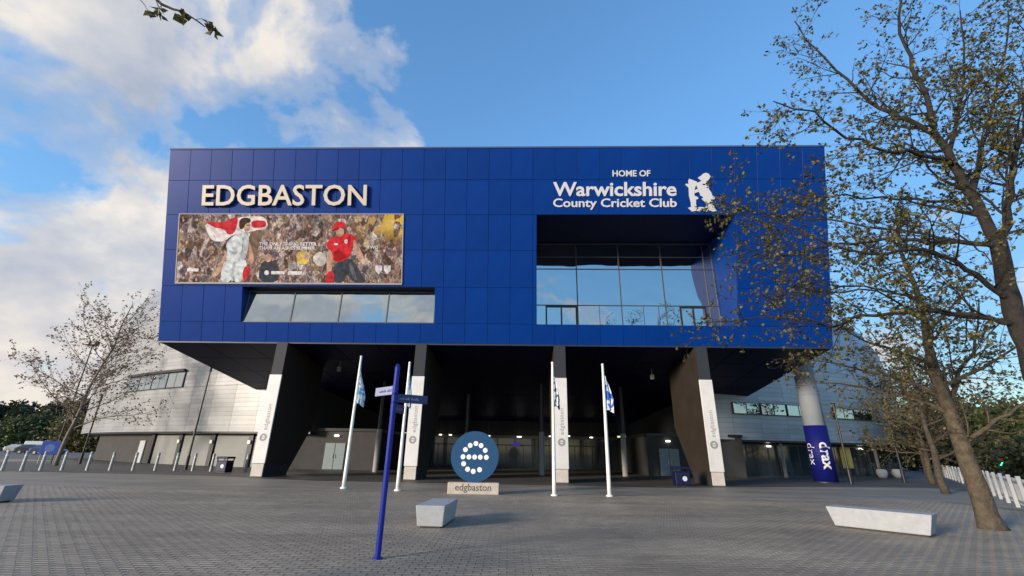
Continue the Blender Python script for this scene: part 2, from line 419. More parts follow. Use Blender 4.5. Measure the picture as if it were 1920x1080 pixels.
def text_joined(txt, size, fn, **kw):
    res, w = text2d(txt, size, **kw); mb = MB()
    for vs, fs in res:
        mb.add([fn(v.x, v.y, v.z, w) for v in vs], fs)
    return mb

rnd = random.Random(7)

# ================================================================== GROUND
mb = MB(); mb.add([(-1500, -1500, -.05), (1500, -1500, -.05), (1500, 1500, -.05), (-1500, 1500, -.05)], [(0, 1, 2, 3)])
mb.build('ground', mat('far_ground', (0.085, 0.085, 0.080), 0.9, noise=0.35, nscale=0.05), kind='structure')
mb = MB(); mb.add([(-70, -30, -.012), (46, -30, -.012), (46, 52, -.012), (-70, 52, -.012)], [(0, 1, 2, 3)])
pavement = mb.build('pavement', M_PAVE, kind='structure')
# asphalt road beyond the plaza on the right and car park on the left
mb = MB(); mb.add([(18.6, -40, -.006), (29.5, -40, -.006), (92, 112, -.006), (74, 112, -.006), (26, 33, -.006)], [(0, 1, 2, 3, 4)])
mb.build('road', mat('asphalt', (0.10, 0.105, 0.11), 0.85, noise=0.2, nscale=0.6), kind='structure')
mb = MB(); mb.add([(-190, 52, -.020), (-52, 52, -.020), (-52, 150, -.020), (-190, 150, -.020)], [(0, 1, 2, 3)])
mb.build('car_park', mat('asphalt_pale', (0.13, 0.13, 0.13), 0.9, noise=0.2, nscale=0.3), kind='structure')

# pavers: real blocks in running bond on a sand bed in front of the camera
PX, PY, GAP = 0.24, 0.12, 0.005
def vis_half(y):
    return 1.24 * y + 1.2
YA, YB = 5.6, 20.0
mb = MB(); mb.add([(-vis_half(YA) - .3, YA, -.008), (vis_half(YA) + .3, YA, -.008), (min(18.3, vis_half(YB)), 14.2, -.008), (18.3, YB, -.008), (-vis_half(YB) - .3, YB, -.008)], [(0, 1, 2, 3, 4)])
mb.build('sand_bed', M_BED, pavement)
def paver_geo(mb, x0, y0, r):
    z = [r.uniform(-.0011, .0011) for _ in range(4)]; x1 = x0 + PX - GAP; y1 = y0 + PY - GAP; b = .005
    x0 += GAP; y0 += GAP
    mb.add([(x0, y0, -.009), (x1, y0, -.009), (x1, y1, -.009), (x0, y1, -.009),
            (x0 + b, y0 + b, z[0]), (x1 - b, y0 + b, z[1]), (x1 - b, y1 - b, z[2]), (x0 + b, y1 - b, z[3])],
           [(4, 5, 6, 7), (0, 1, 5, 4), (1, 2, 6, 5), (2, 3, 7, 6), (3, 0, 4, 7)])
one = []
for k in range(6):
    t_ = MB(); paver_geo(t_, 0, 0, random.Random(k)); one.append(t_.mesh('paver', M_PAVER))
stuff = MB(); cnt = 0; r = random.Random(3)
row = 0; y = YA
# rows run from the nearest to the farthest; the first that fall in the picture are separate pavers
while y < YB:
    h = vis_half(y); off = (row % 2) * PX / 2
    i0 = int((-h - off) / PX); i1 = int((min(h, 17.6) - off) / PX)
    for i in range(i0, i1):
        x = i * PX + off
        if 6.95 < y and abs(x) < 1.16 * y + .3 and cnt < 290:
            link('paver', one[r.randrange(6)], pavement, (x, y, 0)); cnt += 1
        else:
            paver_geo(stuff, x, y, r)
    y += PY; row += 1
stuff.build('paver_field', M_PAVER, pavement, kind='stuff')
print('pavers', cnt, len(stuff.f) // 5)
# ================================================================== PAVILION
YAW = -0.03498; LEAN = 0.2841; ZB = 8.134; HW = 21.7; SL = 12.83; KS = 0.132
sl, cl = math.sin(LEAN), math.cos(LEAN)
def F(u, s, d=0.0):            # facade coordinates -> pavilion coordinates (d = outward)
    return Vector((u, -s * sl - d * cl, ZB + s * cl - d * sl))
def SOF(y):
    return ZB - KS * y
pav = thing('pavilion_building', 'deep blue panelled pavilion box leaning forward over four blade columns', 'building', (-1.53, 28, 0), YAW)
WINS = [(-16.2, -3.45, 1.25, 3.57), (3.15, 15.9, 1.25, 8.38)]
# dark backing behind the panel joints
mb = MB()
for (u0, u1, s0, s1) in [(-HW, HW, -.05, 1.25), (-HW, -16.2, 1.25, 3.57), (-3.45, 3.15, 1.25, 3.57), (15.9, HW, 1.25, 3.57), (-HW, 3.15, 3.57, 8.38), (15.9, HW, 3.57, 8.38), (-HW, HW, 8.38, SL)]:
    mb.add([F(u0, s0, -.03), F(u1, s0, -.03), F(u1, s1, -.03), F(u0, s1, -.03)], [(0, 1, 2, 3)])
mb.build('panel_backing', M_BLUEB, pav)
ROWS = [-.10, 1.25, 3.60, 6.03, 8.38, 10.72, SL]
PW = 2 * HW / 30
pmesh = {}
def panel(u0, u1, s0, s1, name='facade_panel', mt=M_BLUE):
    key = (round(u1 - u0, 3), round(s1 - s0, 3))
    if key not in pmesh:
        g = .008; w, h = u1 - u0, s1 - s0
        t_ = MB(); t_.bbox(g, w - g, -.035, .02, g, h - g, .008); pmesh[key] = t_.mesh('facade_panel', mt)
    c = F(u0, s0, 0)
    link(name, pmesh[key], pav, c, (LEAN + rnd.uniform(-.003, .003), rnd.uniform(-.0003, .0003), rnd.uniform(-.003, .003)))
def sub_rect(a, bs):
    out = [a]
    for b in bs:
        nx = []
        for (u0, u1, s0, s1) in out:
            v0, v1, t0, t1 = b
            if v0 >= u1 - .02 or v1 <= u0 + .02 or t0 >= s1 - .04 or t1 <= s0 + .04:
                nx.append((u0, u1, s0, s1)); continue
            if u0 < v0 - .02: nx.append((u0, v0, s0, s1))
            if u1 > v1 + .02: nx.append((v1, u1, s0, s1))
        out = nx
    return out
for ri in range(6):
    for ci in range(30):
        for q in sub_rect((-HW + ci * PW, -HW + (ci + 1) * PW, ROWS[ri], ROWS[ri + 1]), WINS):
            panel(*q)
# body shell: sides, roof, back, sloping soffit
yt = -SL * sl; zt = ZB + SL * cl; YBK = 31.0
mb = MB()
for s in (-1, 1):
    x = s * (HW - .02); q = [(x, .02, ZB - .05), (x, yt + .06, zt), (x, YBK, zt), (x, YBK, SOF(YBK))]
    mb.add(q, [(0, 1, 2, 3) if s > 0 else (3, 2, 1, 0)])
mb.build('side_wall', M_BLUE, pav)
mb = MB(); mb.box(-HW - .03, HW + .03, yt - .06, YBK, zt, zt + .12); mb.build('roof_coping', mat('coping', (0.05, 0.07, 0.16), 0.4), pav)
mb = MB(); mb.box(-HW + .1, HW - .1, YBK - .2, YBK, SOF(YBK) - .3, zt - .02); mb.build('back_wall', M_DARK, pav)
# soffit as panels on the slope
nsx, nsy = 15, 10
sang = -math.atan(KS); sw = 2 * HW / nsx; sd_ = (YBK - .25) / nsy / math.cos(sang)
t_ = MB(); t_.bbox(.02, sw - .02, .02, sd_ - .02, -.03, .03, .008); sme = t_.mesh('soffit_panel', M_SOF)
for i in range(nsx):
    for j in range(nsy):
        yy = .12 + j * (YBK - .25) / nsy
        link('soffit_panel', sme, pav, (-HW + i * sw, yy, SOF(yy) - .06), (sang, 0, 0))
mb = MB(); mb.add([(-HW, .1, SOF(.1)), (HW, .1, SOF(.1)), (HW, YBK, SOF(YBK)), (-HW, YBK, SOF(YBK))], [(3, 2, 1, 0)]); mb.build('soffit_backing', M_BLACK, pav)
mb = MB(); mb.box(-HW + .01, HW - .01, -.02, .14, ZB - .14, ZB - .06); mb.build('soffit_lip', M_DARK, pav)

# recessed windows: vertical glass behind the leaning face
def window(u0, u1, s0, s1, yg, mull, trans, doors, low):
    zt_ = F(0, s1).z; zb_ = F(0, s0).z; yt_ = F(0, s1).y; yb_ = F(0, s0).y
    for s, u in ((1, u0 - .001), (-1, u1 + .001)):
        rv = MB(); q = [(u, yb_ + .02, zb_), (u, yt_ + .02, zt_), (u, yg + .3, zt_), (u, yg + .3, zb_)]
        rv.add(q, [(0, 3, 2, 1) if s > 0 else (0, 1, 2, 3)])
        rv.build('window_reveal', M_BLUE, pav)
    rv = MB(); rv.box(u0, u1, yt_ + .03, yg + .3, zt_, zt_ + .08); rv.build('window_head', M_SOF, pav)
    rv = MB(); rv.box(u0, u1, yb_ + .02, yg + .3, zb_ - .08, zb_ - .001); rv.build('window_sill', M_BLUE, pav)
    fr = MB(); w = .035
    fr.box(u0, u1, yg - .06, yg + .05, zt_ - .10, zt_ - .002); fr.box(u0, u1, yg - .06, yg + .05, zb_ + .001, zb_ + .07)
    for x in [u0 + .04] + mull + [u1 - .04]:
        fr.box(x - w, x + w, yg - .055, yg + .045, zb_ + .07, zt_ - .1)
    win = fr.build('window', M_FRAME, pav)
    for z in trans:
        t = MB(); t.box(u0 + .08, u1 - .08, yg - .045, yg + .035, z - .025, z + .025); t.build('transom', M_FRAME, win)
    for x in low:
        t = MB(); t.box(x - .018, x + .018, yg - .05, yg - .012, zb_ + .07, trans[0] - .025); t.build('baluster', M_FRAME, win)
    for (a, b, z1) in doors:
        t = MB()
        for x in (a, (a + b) / 2, b):
            t.box(x - .05, x + .05, yg - .075, yg - .02, zb_ + .07, z1)
        t.box(a - .05, b + .05, yg - .08, yg - .02, z1, z1 + .10); t.build('balcony_door_frame', M_BLACK, win)
    xs = [u0 + .04] + mull + [u1 - .04]
    zs = [zb_ + .07] + sorted(trans) + [zt_ - .1]
    for i in range(len(xs) - 1):
        for j in range(len(zs) - 1):
            t = MB(); tl = rnd.uniform(-.004, .004); tx = rnd.uniform(-.004, .004)
            a, b = xs[i] + .01, xs[i + 1] - .01
            t.add([(a, yg - tx, zs[j]), (b, yg + tx, zs[j]), (b, yg + tx + tl, zs[j + 1]), (a, yg - tx + tl, zs[j + 1])], [(0, 1, 2, 3)])
            t.build('pane', M_GLASS, win)
    t = MB(); t.box(u0, u1, yg + .2, yg + .25, zb_, zt_); t.build('blind_wall', M_INT, pav)
    return zb_, zt_
window(-16.2, -3.45, 1.25, 3.57, -.25, [-13.0, -9.82, -6.63], [], [], [])
window(3.15, 15.9, 1.25, 8.38, 1.85, [6.1, 9.15, 12.2, 15.25], [11.35, 14.1, 15.05], [(3.9, 6.0, 11.2), (13.2, 14.9, 11.2)], [7.6, 10.65, 11.7])

# four blade columns
CX = [-13.25, -4.2, 4.62, 13.45]
def column(cx):
    hw = .37; yf = -.15
    prof = [(yf, .02), (2.5, .02), (5.4, 3.4), (5.4, SOF(5.4) - .03), (yf, SOF(yf) - .12)]      # (y, z) outline of the blade
    mb = MB(); mb.prism(prof, cx - hw, cx + hw, lambda a, b, d: Vector((d, a, b)))
    col = mb.build('column', M_FIN, pav)
    t = MB(); t.box(cx - hw + .02, cx + hw - .02, yf - .05, yf - .003, 5.96, SOF(yf) - .16); t.build('dark_upper_panel', mat('upper_panel', (0.030, 0.034, 0.042), 0.6, spec=.25), col)
    t = MB(); t.bbox(cx - hw - .02, cx + hw + .02, yf - .10, yf - .003, .74, 5.95, .012); t.build('cladding', M_WHITE, col)
    t = MB(); t.bbox(cx - hw + .02, cx + hw - .02, yf - .08, yf - .003, .02, .72, .012); t.build('boot', M_BOOT, col)
    t = MB()
    for s in (-1, 1):
        x = cx + s * (hw + .004)
        t.box(min(x, x + s * .03), max(x, x + s * .03), yf + .02, 2.55, .01, .62)
    t.build('side_boot', M_BOOTD, col)
    # print: name reading upwards above a round badge
    fn = lambda x, y, z, w: Vector((cx + .14 - y, yf - .106, 2.62 + x))
    text_joined('edgbaston', .36, fn, spacing=1.05).build('lettering', M_PRINTG, col)
    t = MB(); cz = 2.20
    n = 28
    ring = [(math.cos(2 * math.pi * k / n), math.sin(2 * math.pi * k / n)) for k in range(n)]
    vs = [Vector((cx + .22 * a, yf - .106, cz + .22 * b)) for a, b in ring] + [Vector((cx + .11 * a, yf - .106, cz + .11 * b)) for a, b in ring]
    t.add(vs, [(k, (k + 1) % n, n + (k + 1) % n, n + k) for k in range(n)])
    t.add([Vector((cx - .12, yf - .1065, cz - .025)), Vector((cx + .12, yf - .1065, cz - .025)), Vector((cx + .12, yf - .1065, cz + .025)), Vector((cx - .12, yf - .1065, cz + .025))], [(0, 1, 2, 3)])
    t.build('badge', M_PRINTG, col)
for c in CX:
    column(c)

# paving, pillars and rooms under the box
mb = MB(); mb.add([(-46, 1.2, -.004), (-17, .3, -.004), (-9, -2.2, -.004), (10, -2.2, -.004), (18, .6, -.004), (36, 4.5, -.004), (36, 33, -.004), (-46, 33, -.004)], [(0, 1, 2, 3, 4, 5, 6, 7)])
o = mb.build('forecourt', M_FORE, kind='structure'); o.location = (-1.53, 28, 0); o.rotation_euler = (0, 0, YAW)  # one dark sheet for both the darker paving and the building's shade
for (x, y) in [(-9.1, 8.8), (3.75, 8.9), (10.25, 9.6), (-2.6, 12.5)]:
    mb = MB(); mb.cyl((x, y, -.01), (x, y, 3.15), .21, .21, 18); p = mb.build('pillar', M_PILLAR, pav, smooth=False)
    mb = MB(); mb.cyl((x, y, 3.15), (x, y, SOF(y)), .20, .20, 18); mb.build('shaded_upper_shaft', M_BLACK, p)  # pillar continues up, coloured black for the unlit zone below the soffit
# entrance glazing at the back
YE = 24.0
mb = MB(); mb.box(-10.0, 12.6, YE, YE + .2, 3.35, SOF(YE) + .3); mb.build('entrance_header', M_INT, pav)
mb = MB(); mb.box(-10.0, 12.6, YE + 3.0, YE + 3.2, -.02, 3.4); mb.build('lobby_back_wall', mat('lobby_wall', (0.05, 0.044, 0.04), 0.8, noise=.3, nscale=.6), pav)
mb = MB(); mb.box(-10, 12.6, YE + .2, YE + 3.2, 3.36, 3.42); mb.build('lobby_ceiling', M_INT, pav)
xs = [-10 + k * 22.6 / 12 for k in range(13)]
for k in range(12):
    mb = MB()
    a, b = xs[k], xs[k + 1]
    mb.box(a - .04, a + .04, YE, YE + .1, -.02, 3.34); mb.box(a + .04, b - .04, YE, YE + .1, 2.3, 2.4)
    mb.box((a + b) / 2 - .03, (a + b) / 2 + .03, YE, YE + .1, -.02, 2.3)
    d = mb.build('entrance_door', M_DARK, pav)
    mb = MB(); mb.add([(a + .04, YE + .05, 0), (b - .04, YE + .05, 0), (b - .04, YE + .05, 3.3), (a + .04, YE + .05, 3.3)], [(0, 1, 2, 3)]); mb.build('pane', M_SHOP, d)
for (x, y, z, w) in [(-8, YE - .6, 3.25, .14), (-6.9, YE - .6, 3.25, .14), (-5.8, YE - .6, 3.25, .14), (-1.6, YE - .8, 3.2, .2), (1.8, YE - 1, 3.15, .24), (5.2, YE - 1, 3.25, .16), (7.0, YE - 1, 3.3, .3), (4.2, YE - 1, 3.3, .18), (9.6, YE - 1, 3.2, .16)]:
    mb = MB(); mb.box(x - w, x + w, y - .1, y + .1, z, z + .09); mb.build('ceiling_light', M_LAMP, pav)
    mb = MB(); mb.box(x - .02, x + .02, y - .02, y + .02, z + .09, SOF(y) + .1); mb.build('light_hanger', M_BLACK, pav)
mb = MB(); mb.box(1.15, 1.85, YE - .35, YE - .25, 2.25, 2.6); mb.box(1.45, 1.55, YE - .34, YE - .26, 2.6, 3.2)
mb.build('welcome_screen', mat('purple_screen', (0.04, 0.02, 0.2), 0.4, emit=(.08, .04, .5), estr=.1), pav)
mb = MB(); mb.box(-10.0, 12.6, YE - .2, YE + .02, 3.06, 3.34); mb.build('fascia_band', mat('fascia', (0.09, 0.075, 0.06), .6), pav)
# ground floor rooms flanking the entrance
def room(name, x0, x1, doors):
    mb = MB(); mb.box(x0, x1, 11.5, 24.4, -.02, 3.05); w = mb.build(name, M_GWALL, pav)
    mb = MB(); mb.box(x0 - .05, x1 + .05, 11.35, 24.4, 3.05, 3.28); mb.build('parapet', M_BLACK, w)
    for (a, b) in doors:
        mb = MB(); mb.box(a - .08, b + .08, 11.44, 11.497, -.01, 2.16); d = mb.build('door', M_DARK, pav)
        for (p, q) in ((a, (a + b) / 2 - .02), ((a + b) / 2 + .02, b)):
            mb = MB(); mb.bbox(p, q, 11.40, 11.438, .02, 2.08, .008); mb.build('door_leaf', M_GDOOR, d)
        mb = MB(); mb.box((a + b) / 2 - .12, (a + b) / 2 - .08, 11.35, 11.399, .9, 1.2); mb.box((a + b) / 2 + .08, (a + b) / 2 + .12, 11.35, 11.399, .9, 1.2); mb.build('handle', M_RIM, d)
        mb = MB(); mb.box((a + b) / 2 - .16, (a + b) / 2 + .16, 11.28, 11.496, 2.62, 2.74); mb.build('wall_light', M_LAMP, pav)
room('side_room', -17.2, -10.0, [(-14.4, -12.7)])
room('side_room', 12.6, 20.4, [(13.5, 15.1)])
for (x, y) in [(-10.9, 3.6), (11.6, 4.6)]:
    mb = MB(); mb.cyl((x, y, SOF(y) - .05), (x, y, SOF(y) - .55), .03, .03, 8); mb.bbox(x - .14, x + .14, y - .12, y + .12, SOF(y) - .85, SOF(y) - .5, .03); mb.build('hanging_speaker', mat('speaker_grey', (.18, .18, .18), .6), pav)

# ---------------- signs on the leaning face (things of their own, in the pavilion's frame)
PM = Matrix.Translation((-1.53, 28, 0)) @ Matrix.Rotation(YAW, 4, 'Z')
def face_thing(name, label, cat, u, s, d=.036):
    o = link(name, None, label=label, cat=cat)
    o.matrix_world = PM @ Matrix.Translation(F(u, s, d)) @ Matrix.Rotation(LEAN, 4, 'X')
    return o      # local x = along the face, z = up the face, -y = outwards
def letters(parent, txt, size_w, z0, x0, thick, mt, bold=0.0, stand=0.0, spacing=1.0, mts=None, sy=1.0):
    res, w = text2d(txt, 1.0, spacing, bold, extrude=.5)
    k = size_w / w
    for vs, fs in res:
        t = MB()
        t.add([Vector((x0 + v.x * k, -stand - (v.z + .5) * thick, z0 + v.y * k * sy)) for v in vs], fs)
        if mts:
            for i, f in enumerate(fs):
                zs = [vs[q].z for q in f]; t.m[i] = 0 if min(zs) > .4 else 1
        t.build('letter', [mt, mts] if mts else mt, parent)
    return k
sg = face_thing('letter_sign', 'large cream raised capital letters above the crowd banner', 'sign', -19.15, 8.98)
letters(sg, 'EDGBASTON', 11.1, 0, 0, .14, M_CREAM, bold=.014, stand=.06, spacing=1.02, mts=M_SIDE, sy=1.02)
mb = MB()
for x in [.4 + i * 1.28 for i in range(9)]:
    mb.box(x, x + .04, -.06, .0, .5, .56)
mb.build('fixing_pin', M_DARK, sg)
sg = face_thing('club_sign', 'white three line lettering with a bear emblem above the big window recess', 'sign', 4.21, 8.83)
letters(sg, 'HOME OF', 2.45, 2.08, 3.86, .05, M_SIGNW, bold=.02)
letters(sg, 'Warwickshire', 7.97, .80, 0, .05, M_SIGNW, bold=.022, sy=.92)
letters(sg, 'County Cricket Club', 7.97, 0.06, 0, .05, M_SIGNW, bold=.018, sy=.84)
# bear and ragged staff emblem: outline drawn in its own 0..1080 grid
def epoly(pts):
    return [((x - 200) / 600 * 1.87 + 8.63, (955 - y) / 645 * 2.12 - .25) for x, y in pts]
def emblem(pts, d):
    mb = MB(); mb.prism(epoly(pts)[::-1], 0, d, lambda a, b, q: Vector((a, -q, b))); return mb
bear = [(470, 600), (440, 560), (360, 590), (350, 530), (430, 500), (400, 440), (440, 370), (510, 345), (450, 300), (430, 280), (500, 235), (545, 195), (600, 180), (650, 200), (690, 250), (660, 310), (625, 350), (645, 430), (650, 510), (695, 570), (720, 640), (770, 680), (760, 710), (715, 715), (725, 800), (760, 880), (560, 885), (620, 810), (560, 760), (500, 700), (540, 670), (480, 640)]
staff = [(285, 880), (280, 780), (245, 640), (240, 480), (170, 420), (190, 395), (240, 410), (235, 330), (255, 300), (400, 355), (440, 400), (380, 450), (350, 540), (355, 640), (430, 670), (430, 700), (385, 720), (380, 800), (395, 880)]
base = [(215, 880), (300, 860), (390, 876), (480, 864), (560, 876), (640, 862), (760, 880), (800, 945), (720, 955), (660, 935), (600, 958), (530, 938), (450, 955), (380, 935), (300, 957)]
em = emblem(base, .045).build('emblem_base', M_SIGNW, sg)
emblem(staff, .050).build('emblem_staff', M_SIGNW, sg)
emblem(bear, .055).build('emblem_bear', M_SIGNW, sg)

# banner with its print
def crowd_mat():
    mm = bpy.data.materials.new('crowd_print'); mm.use_nodes = True; t = mm.node_tree; b = t.nodes['Principled BSDF']
    tcd = nn(t, 'ShaderNodeTexCoord'); mp = nn(t, 'ShaderNodeMapping'); mp.inputs['Scale'].default_value = (1, 1, .72); t.links.new(tcd.outputs['Object'], mp.inputs[0])
    wob = nn(t, 'ShaderNodeTexNoise', inp={'Scale': 2.2, 'Detail': 3.0}); t.links.new(mp.outputs[0], wob.inputs['Vector'])
    vv = nn(t, 'ShaderNodeVectorMath', operation='MULTIPLY_ADD'); t.links.new(wob.outputs['Color'], vv.inputs[0]); vv.inputs[1].default_value = (.35, .35, .35); t.links.new(mp.outputs[0], vv.inputs[2])
    v1 = nn(t, 'ShaderNodeTexVoronoi', feature='SMOOTH_F1', inp={'Scale': 2.7, 'Randomness': 1.0, 'Smoothness': .35}); t.links.new(vv.outputs[0], v1.inputs['Vector'])
    sx = nn(t, 'ShaderNodeSeparateColor'); t.links.new(v1.outputs['Color'], sx.inputs[0])
    body = ramp(t, [(0.0, (.04, .03, .028)), (.14, (.14, .08, .06)), (.28, (.05, .045, .048)), (.40, (.28, .18, .14)), (.52, (.10, .09, .10)), (.62, (.42, .36, .34)), (.72, (.18, .10, .08)), (.80, (.07, .075, .11)), (.88, (.30, .20, .08)), (.95, (.50, .46, .46))], sx.outputs[0])
    v2 = nn(t, 'ShaderNodeTexVoronoi', feature='SMOOTH_F1', inp={'Scale': 3.4, 'Randomness': .9, 'Smoothness': .25}); t.links.new(vv.outputs[0], v2.inputs['Vector'])
    s2 = nn(t, 'ShaderNodeSeparateColor'); t.links.new(v2.outputs['Color'], s2.inputs[0])
    skin = ramp(t, [(0, (.42, .25, .19)), (.5, (.52, .34, .27)), (.8, (.20, .12, .09)), (.9, (.56, .42, .36))], s2.outputs[1])
    hm = ramp(t, [(.12, (.9, .9, .9)), (.36, (0, 0, 0))], v2.outputs['Distance'])
    c = mixc(t, hm.outputs[0], body.outputs[0], skin.outputs[0])
    fine = nn(t, 'ShaderNodeTexNoise', inp={'Scale': 9.0, 'Detail': 4.0}); t.links.new(mp.outputs[0], fine.inputs['Vector'])
    fr = ramp(t, [(.3, (.38,) * 3), (.7, (1.65,) * 3)], fine.outputs[0])
    c = mixc(t, 1.0, c, fr.outputs[0], 'MULTIPLY')
    # yellow shirts towards the right end
    sp = nn(t, 'ShaderNodeSeparateXYZ'); t.links.new(tcd.outputs['Object'], sp.inputs[0])
    yr = nn(t, 'ShaderNodeMapRange', inp={1: 11.5, 2: 14.5}); t.links.new(sp.outputs[0], yr.inputs[0])
    yz = nn(t, 'ShaderNodeMapRange', inp={1: 2.6, 2: 3.8}); t.links.new(sp.outputs[2], yz.inputs[0])
    ym = mth(t, 'MULTIPLY', mth(t, 'MULTIPLY', yr.outputs[0], yz.outputs[0]), ramp(t, [(.45, (0, 0, 0)), (.5, (1, 1, 1))], sx.outputs[2]).outputs[0])
    c = mixc(t, ym, c, (.58, .38, .05))
    t.links.new(c, b.inputs['Base Color']); b.inputs['Roughness'].default_value = .8; b.inputs['Specular IOR Level'].default_value = .1
    return mm
BW, BH = 15.05, 4.55
bn = face_thing('crowd_banner', 'wide printed banner of a cheering crowd with two cricketers', 'banner', -20.7, 3.84)
mb = MB(); mb.bbox(0, BW, -.05, 0, 0, BH, .008); mb.build('banner_sheet', crowd_mat(), bn)
mb = MB()
mb.box(-.05, BW + .05, -.07, -.001, -.10, -.001); mb.box(-.05, BW + .05, -.07, -.001, BH + .001, BH + .05); mb.box(-.06, -.001, -.07, -.001, 0, BH); mb.box(BW + .001, BW + .06, -.07, -.001, 0, BH)
mb.build('banner_frame', mat('banner_hem', (.36, .33, .33), .6), bn)
def bx_(X, Y):
    return ((X - 65) / 1750 * BW, (590 - Y) / 545 * BH)
LAY = [0]
def pr(name, pts, col, smooth_=True, mtn=None):
    """one flat printed shape on the banner"""
    LAY[0] += 1
    q = [bx_(*p) for p in pts]
    if smooth_:      # round the outline a little
        n = len(q); o_ = []
        for i in range(n):
            a, b = q[i], q[(i + 1) % n]
            o_ += [(a[0] * .75 + b[0] * .25, a[1] * .75 + b[1] * .25), (a[0] * .25 + b[0] * .75, a[1] * .25 + b[1] * .75)]
        q = o_
    q = [(min(max(a, .02), BW - .02), min(max(b, .02), BH - .02)) for a, b in q]
    t = MB(); d = .051 + .0003 * LAY[0]
    bm = bmesh.new(); vs = [bm.verts.new((a, -d, b)) for a, b in q]
    f = bm.faces.new(vs); bmesh.ops.triangulate(bm, faces=[f]); t.frombm(bm)
    t.build(name, mat('print_%s' % mtn, col, .8, spec=.1, noise=.45, nscale=3.2), bn)
def ell(cx, cy, rx, ry, n=14):
    return [(cx + rx * math.cos(2 * math.pi * k / n), cy + ry * math.sin(2 * math.pi * k / n)) for k in range(n)]
SK = (.44, .27, .20)
CW = (.54, .57, .59)
pr('flag_print', [(265, 115), (350, 140), (440, 130), (520, 70), (640, 60), (750, 66), (770, 160), (690, 175), (600, 190), (500, 205), (430, 265), (330, 262), (290, 190)], (.64, .58, .58), True, 'flagwhite')
pr('flag_cross_print', [(270, 95), (370, 112), (440, 104), (470, 78), (530, 66), (525, 130), (505, 200), (455, 212), (425, 165), (330, 150)], (.48, .03, .04), True, 'red')
pr('flag_cross_print', [(632, 98), (690, 92), (748, 98), (758, 146), (690, 156), (640, 152)], (.48, .03, .04), True, 'red')
pr('second_figure_print', [(640, 190), (690, 165), (735, 190), (715, 260), (695, 330), (688, 430), (645, 455), (615, 400), (605, 260)], (.17, .11, .085), True, 'brown')
pr('arm_print', [(455, 325), (482, 335), (452, 430), (398, 535), (352, 552), (350, 522), (405, 440)], SK, True, 'skin')
pr('trousers_print', [(448, 410), (600, 400), (622, 455), (585, 592), (520, 592), (512, 500), (500, 592), (414, 592), (418, 490)], CW, True, 'cricketwhite')
pr('crease_print', [(505, 430), (530, 425), (520, 500), (512, 590), (500, 590), (498, 500)], (.36, .40, .42), True, 'whiteshade')
pr('shirt_print', [(455, 262), (515, 205), (560, 190), (600, 205), (628, 250), (612, 340), (600, 415), (448, 428), (462, 350), (445, 300)], CW, True, 'cricketwhite')
pr('shirt_shade_print', [(572, 215), (606, 222), (624, 256), (610, 340), (598, 410), (560, 416), (582, 330), (568, 260)], (.38, .42, .45), True, 'whiteshade')
pr('shirt_fold_print', [(470, 330), (540, 350), (520, 370), (468, 352)], (.42, .46, .48), True, 'whiteshade')
pr('arm_print', [(618, 258), (648, 320), (672, 400), (660, 450), (600, 445), (636, 405), (612, 335)], SK, True, 'skin')
pr('face_print', ell(603, 143, 26, 40), SK, False, 'skin')
pr('jaw_print', [(588, 158), (618, 160), (626, 172), (606, 188), (582, 184)], (.36, .21, .14), True, 'jaw')
pr('brow_print', [(596, 130), (628, 128), (628, 136), (598, 139)], (.16, .09, .06), False, 'hairbrown')
pr('hair_print', [(538, 140), (542, 85), (588, 68), (630, 82), (628, 112), (592, 118), (576, 160), (552, 168)], (.05, .03, .02), True, 'hair')
pr('red_towel_print', [(592, 470), (636, 455), (648, 520), (605, 590), (584, 545)], (.40, .03, .05), True, 'red')
pr('dark_coat_print', [(718, 450), (770, 405), (850, 430), (872, 500), (868, 590), (712, 590)], (.045, .05, .065), True, 'darkcoat')
pr('face_print', ell(782, 395, 26, 34), (.45, .28, .2), False, 'skin2')
pr('yellow_shirt_print', [(1000, 355), (1050, 335), (1105, 370), (1098, 440), (1020, 452)], (.56, .40, .08), True, 'yellow')
pr('face_print', ell(1075, 385, 22, 28), (.45, .28, .2), False, 'skin2')
pr('pale_shirt_print', [(1115, 400), (1170, 340), (1225, 360), (1235, 440), (1180, 470)], (.50, .46, .42), True, 'pale')
pr('arm_print', [(1242, 330), (1276, 335), (1284, 430), (1274, 520), (1242, 560), (1238, 440)], SK, True, 'skin')
pr('trousers_print', [(1292, 425), (1422, 388), (1470, 450), (1510, 520), (1548, 592), (1450, 592), (1396, 510), (1372, 592), (1288, 592)], (.045, .05, .06), True, 'darkcoat')
pr('trouser_fold_print', [(1400, 440), (1430, 430), (1480, 560), (1455, 575)], (.10, .105, .12), True, 'darkfold')
pr('shirt_print', [(1238, 255), (1300, 220), (1350, 215), (1400, 192), (1452, 225), (1460, 255), (1432, 300), (1418, 395), (1290, 438), (1278, 345), (1228, 312)], (.54, .025, .035), True, 'redshirt')
pr('shirt_shade_print', [(1286, 345), (1330, 320), (1375, 360), (1412, 385), (1296, 430)], (.34, .012, .02), True, 'redshade')
pr('shirt_fold_print', [(1400, 215), (1422, 230), (1412, 300), (1392, 300)], (.36, .012, .02), True, 'redshade')
pr('shirt_logo_print', ell(1382, 262, 13, 17), (.62, .58, .6), False, 'white')
pr('shirt_logo_print', ell(1304, 284, 16, 8), (.62, .58, .6), False, 'white')
pr('arm_print', [(1436, 240), (1474, 285), (1530, 395), (1526, 436), (1492, 428), (1440, 325)], SK, True, 'skin')
pr('glove_print', ell(1530, 420, 26, 24), (.60, .45, .36), False, 'skin3')
pr('face_print', ell(1332, 188, 32, 36), SK, False, 'skin')
pr('jaw_print', [(1306, 196), (1334, 204), (1360, 194), (1352, 220), (1330, 228), (1310, 218)], (.26, .14, .09), True, 'jaw')
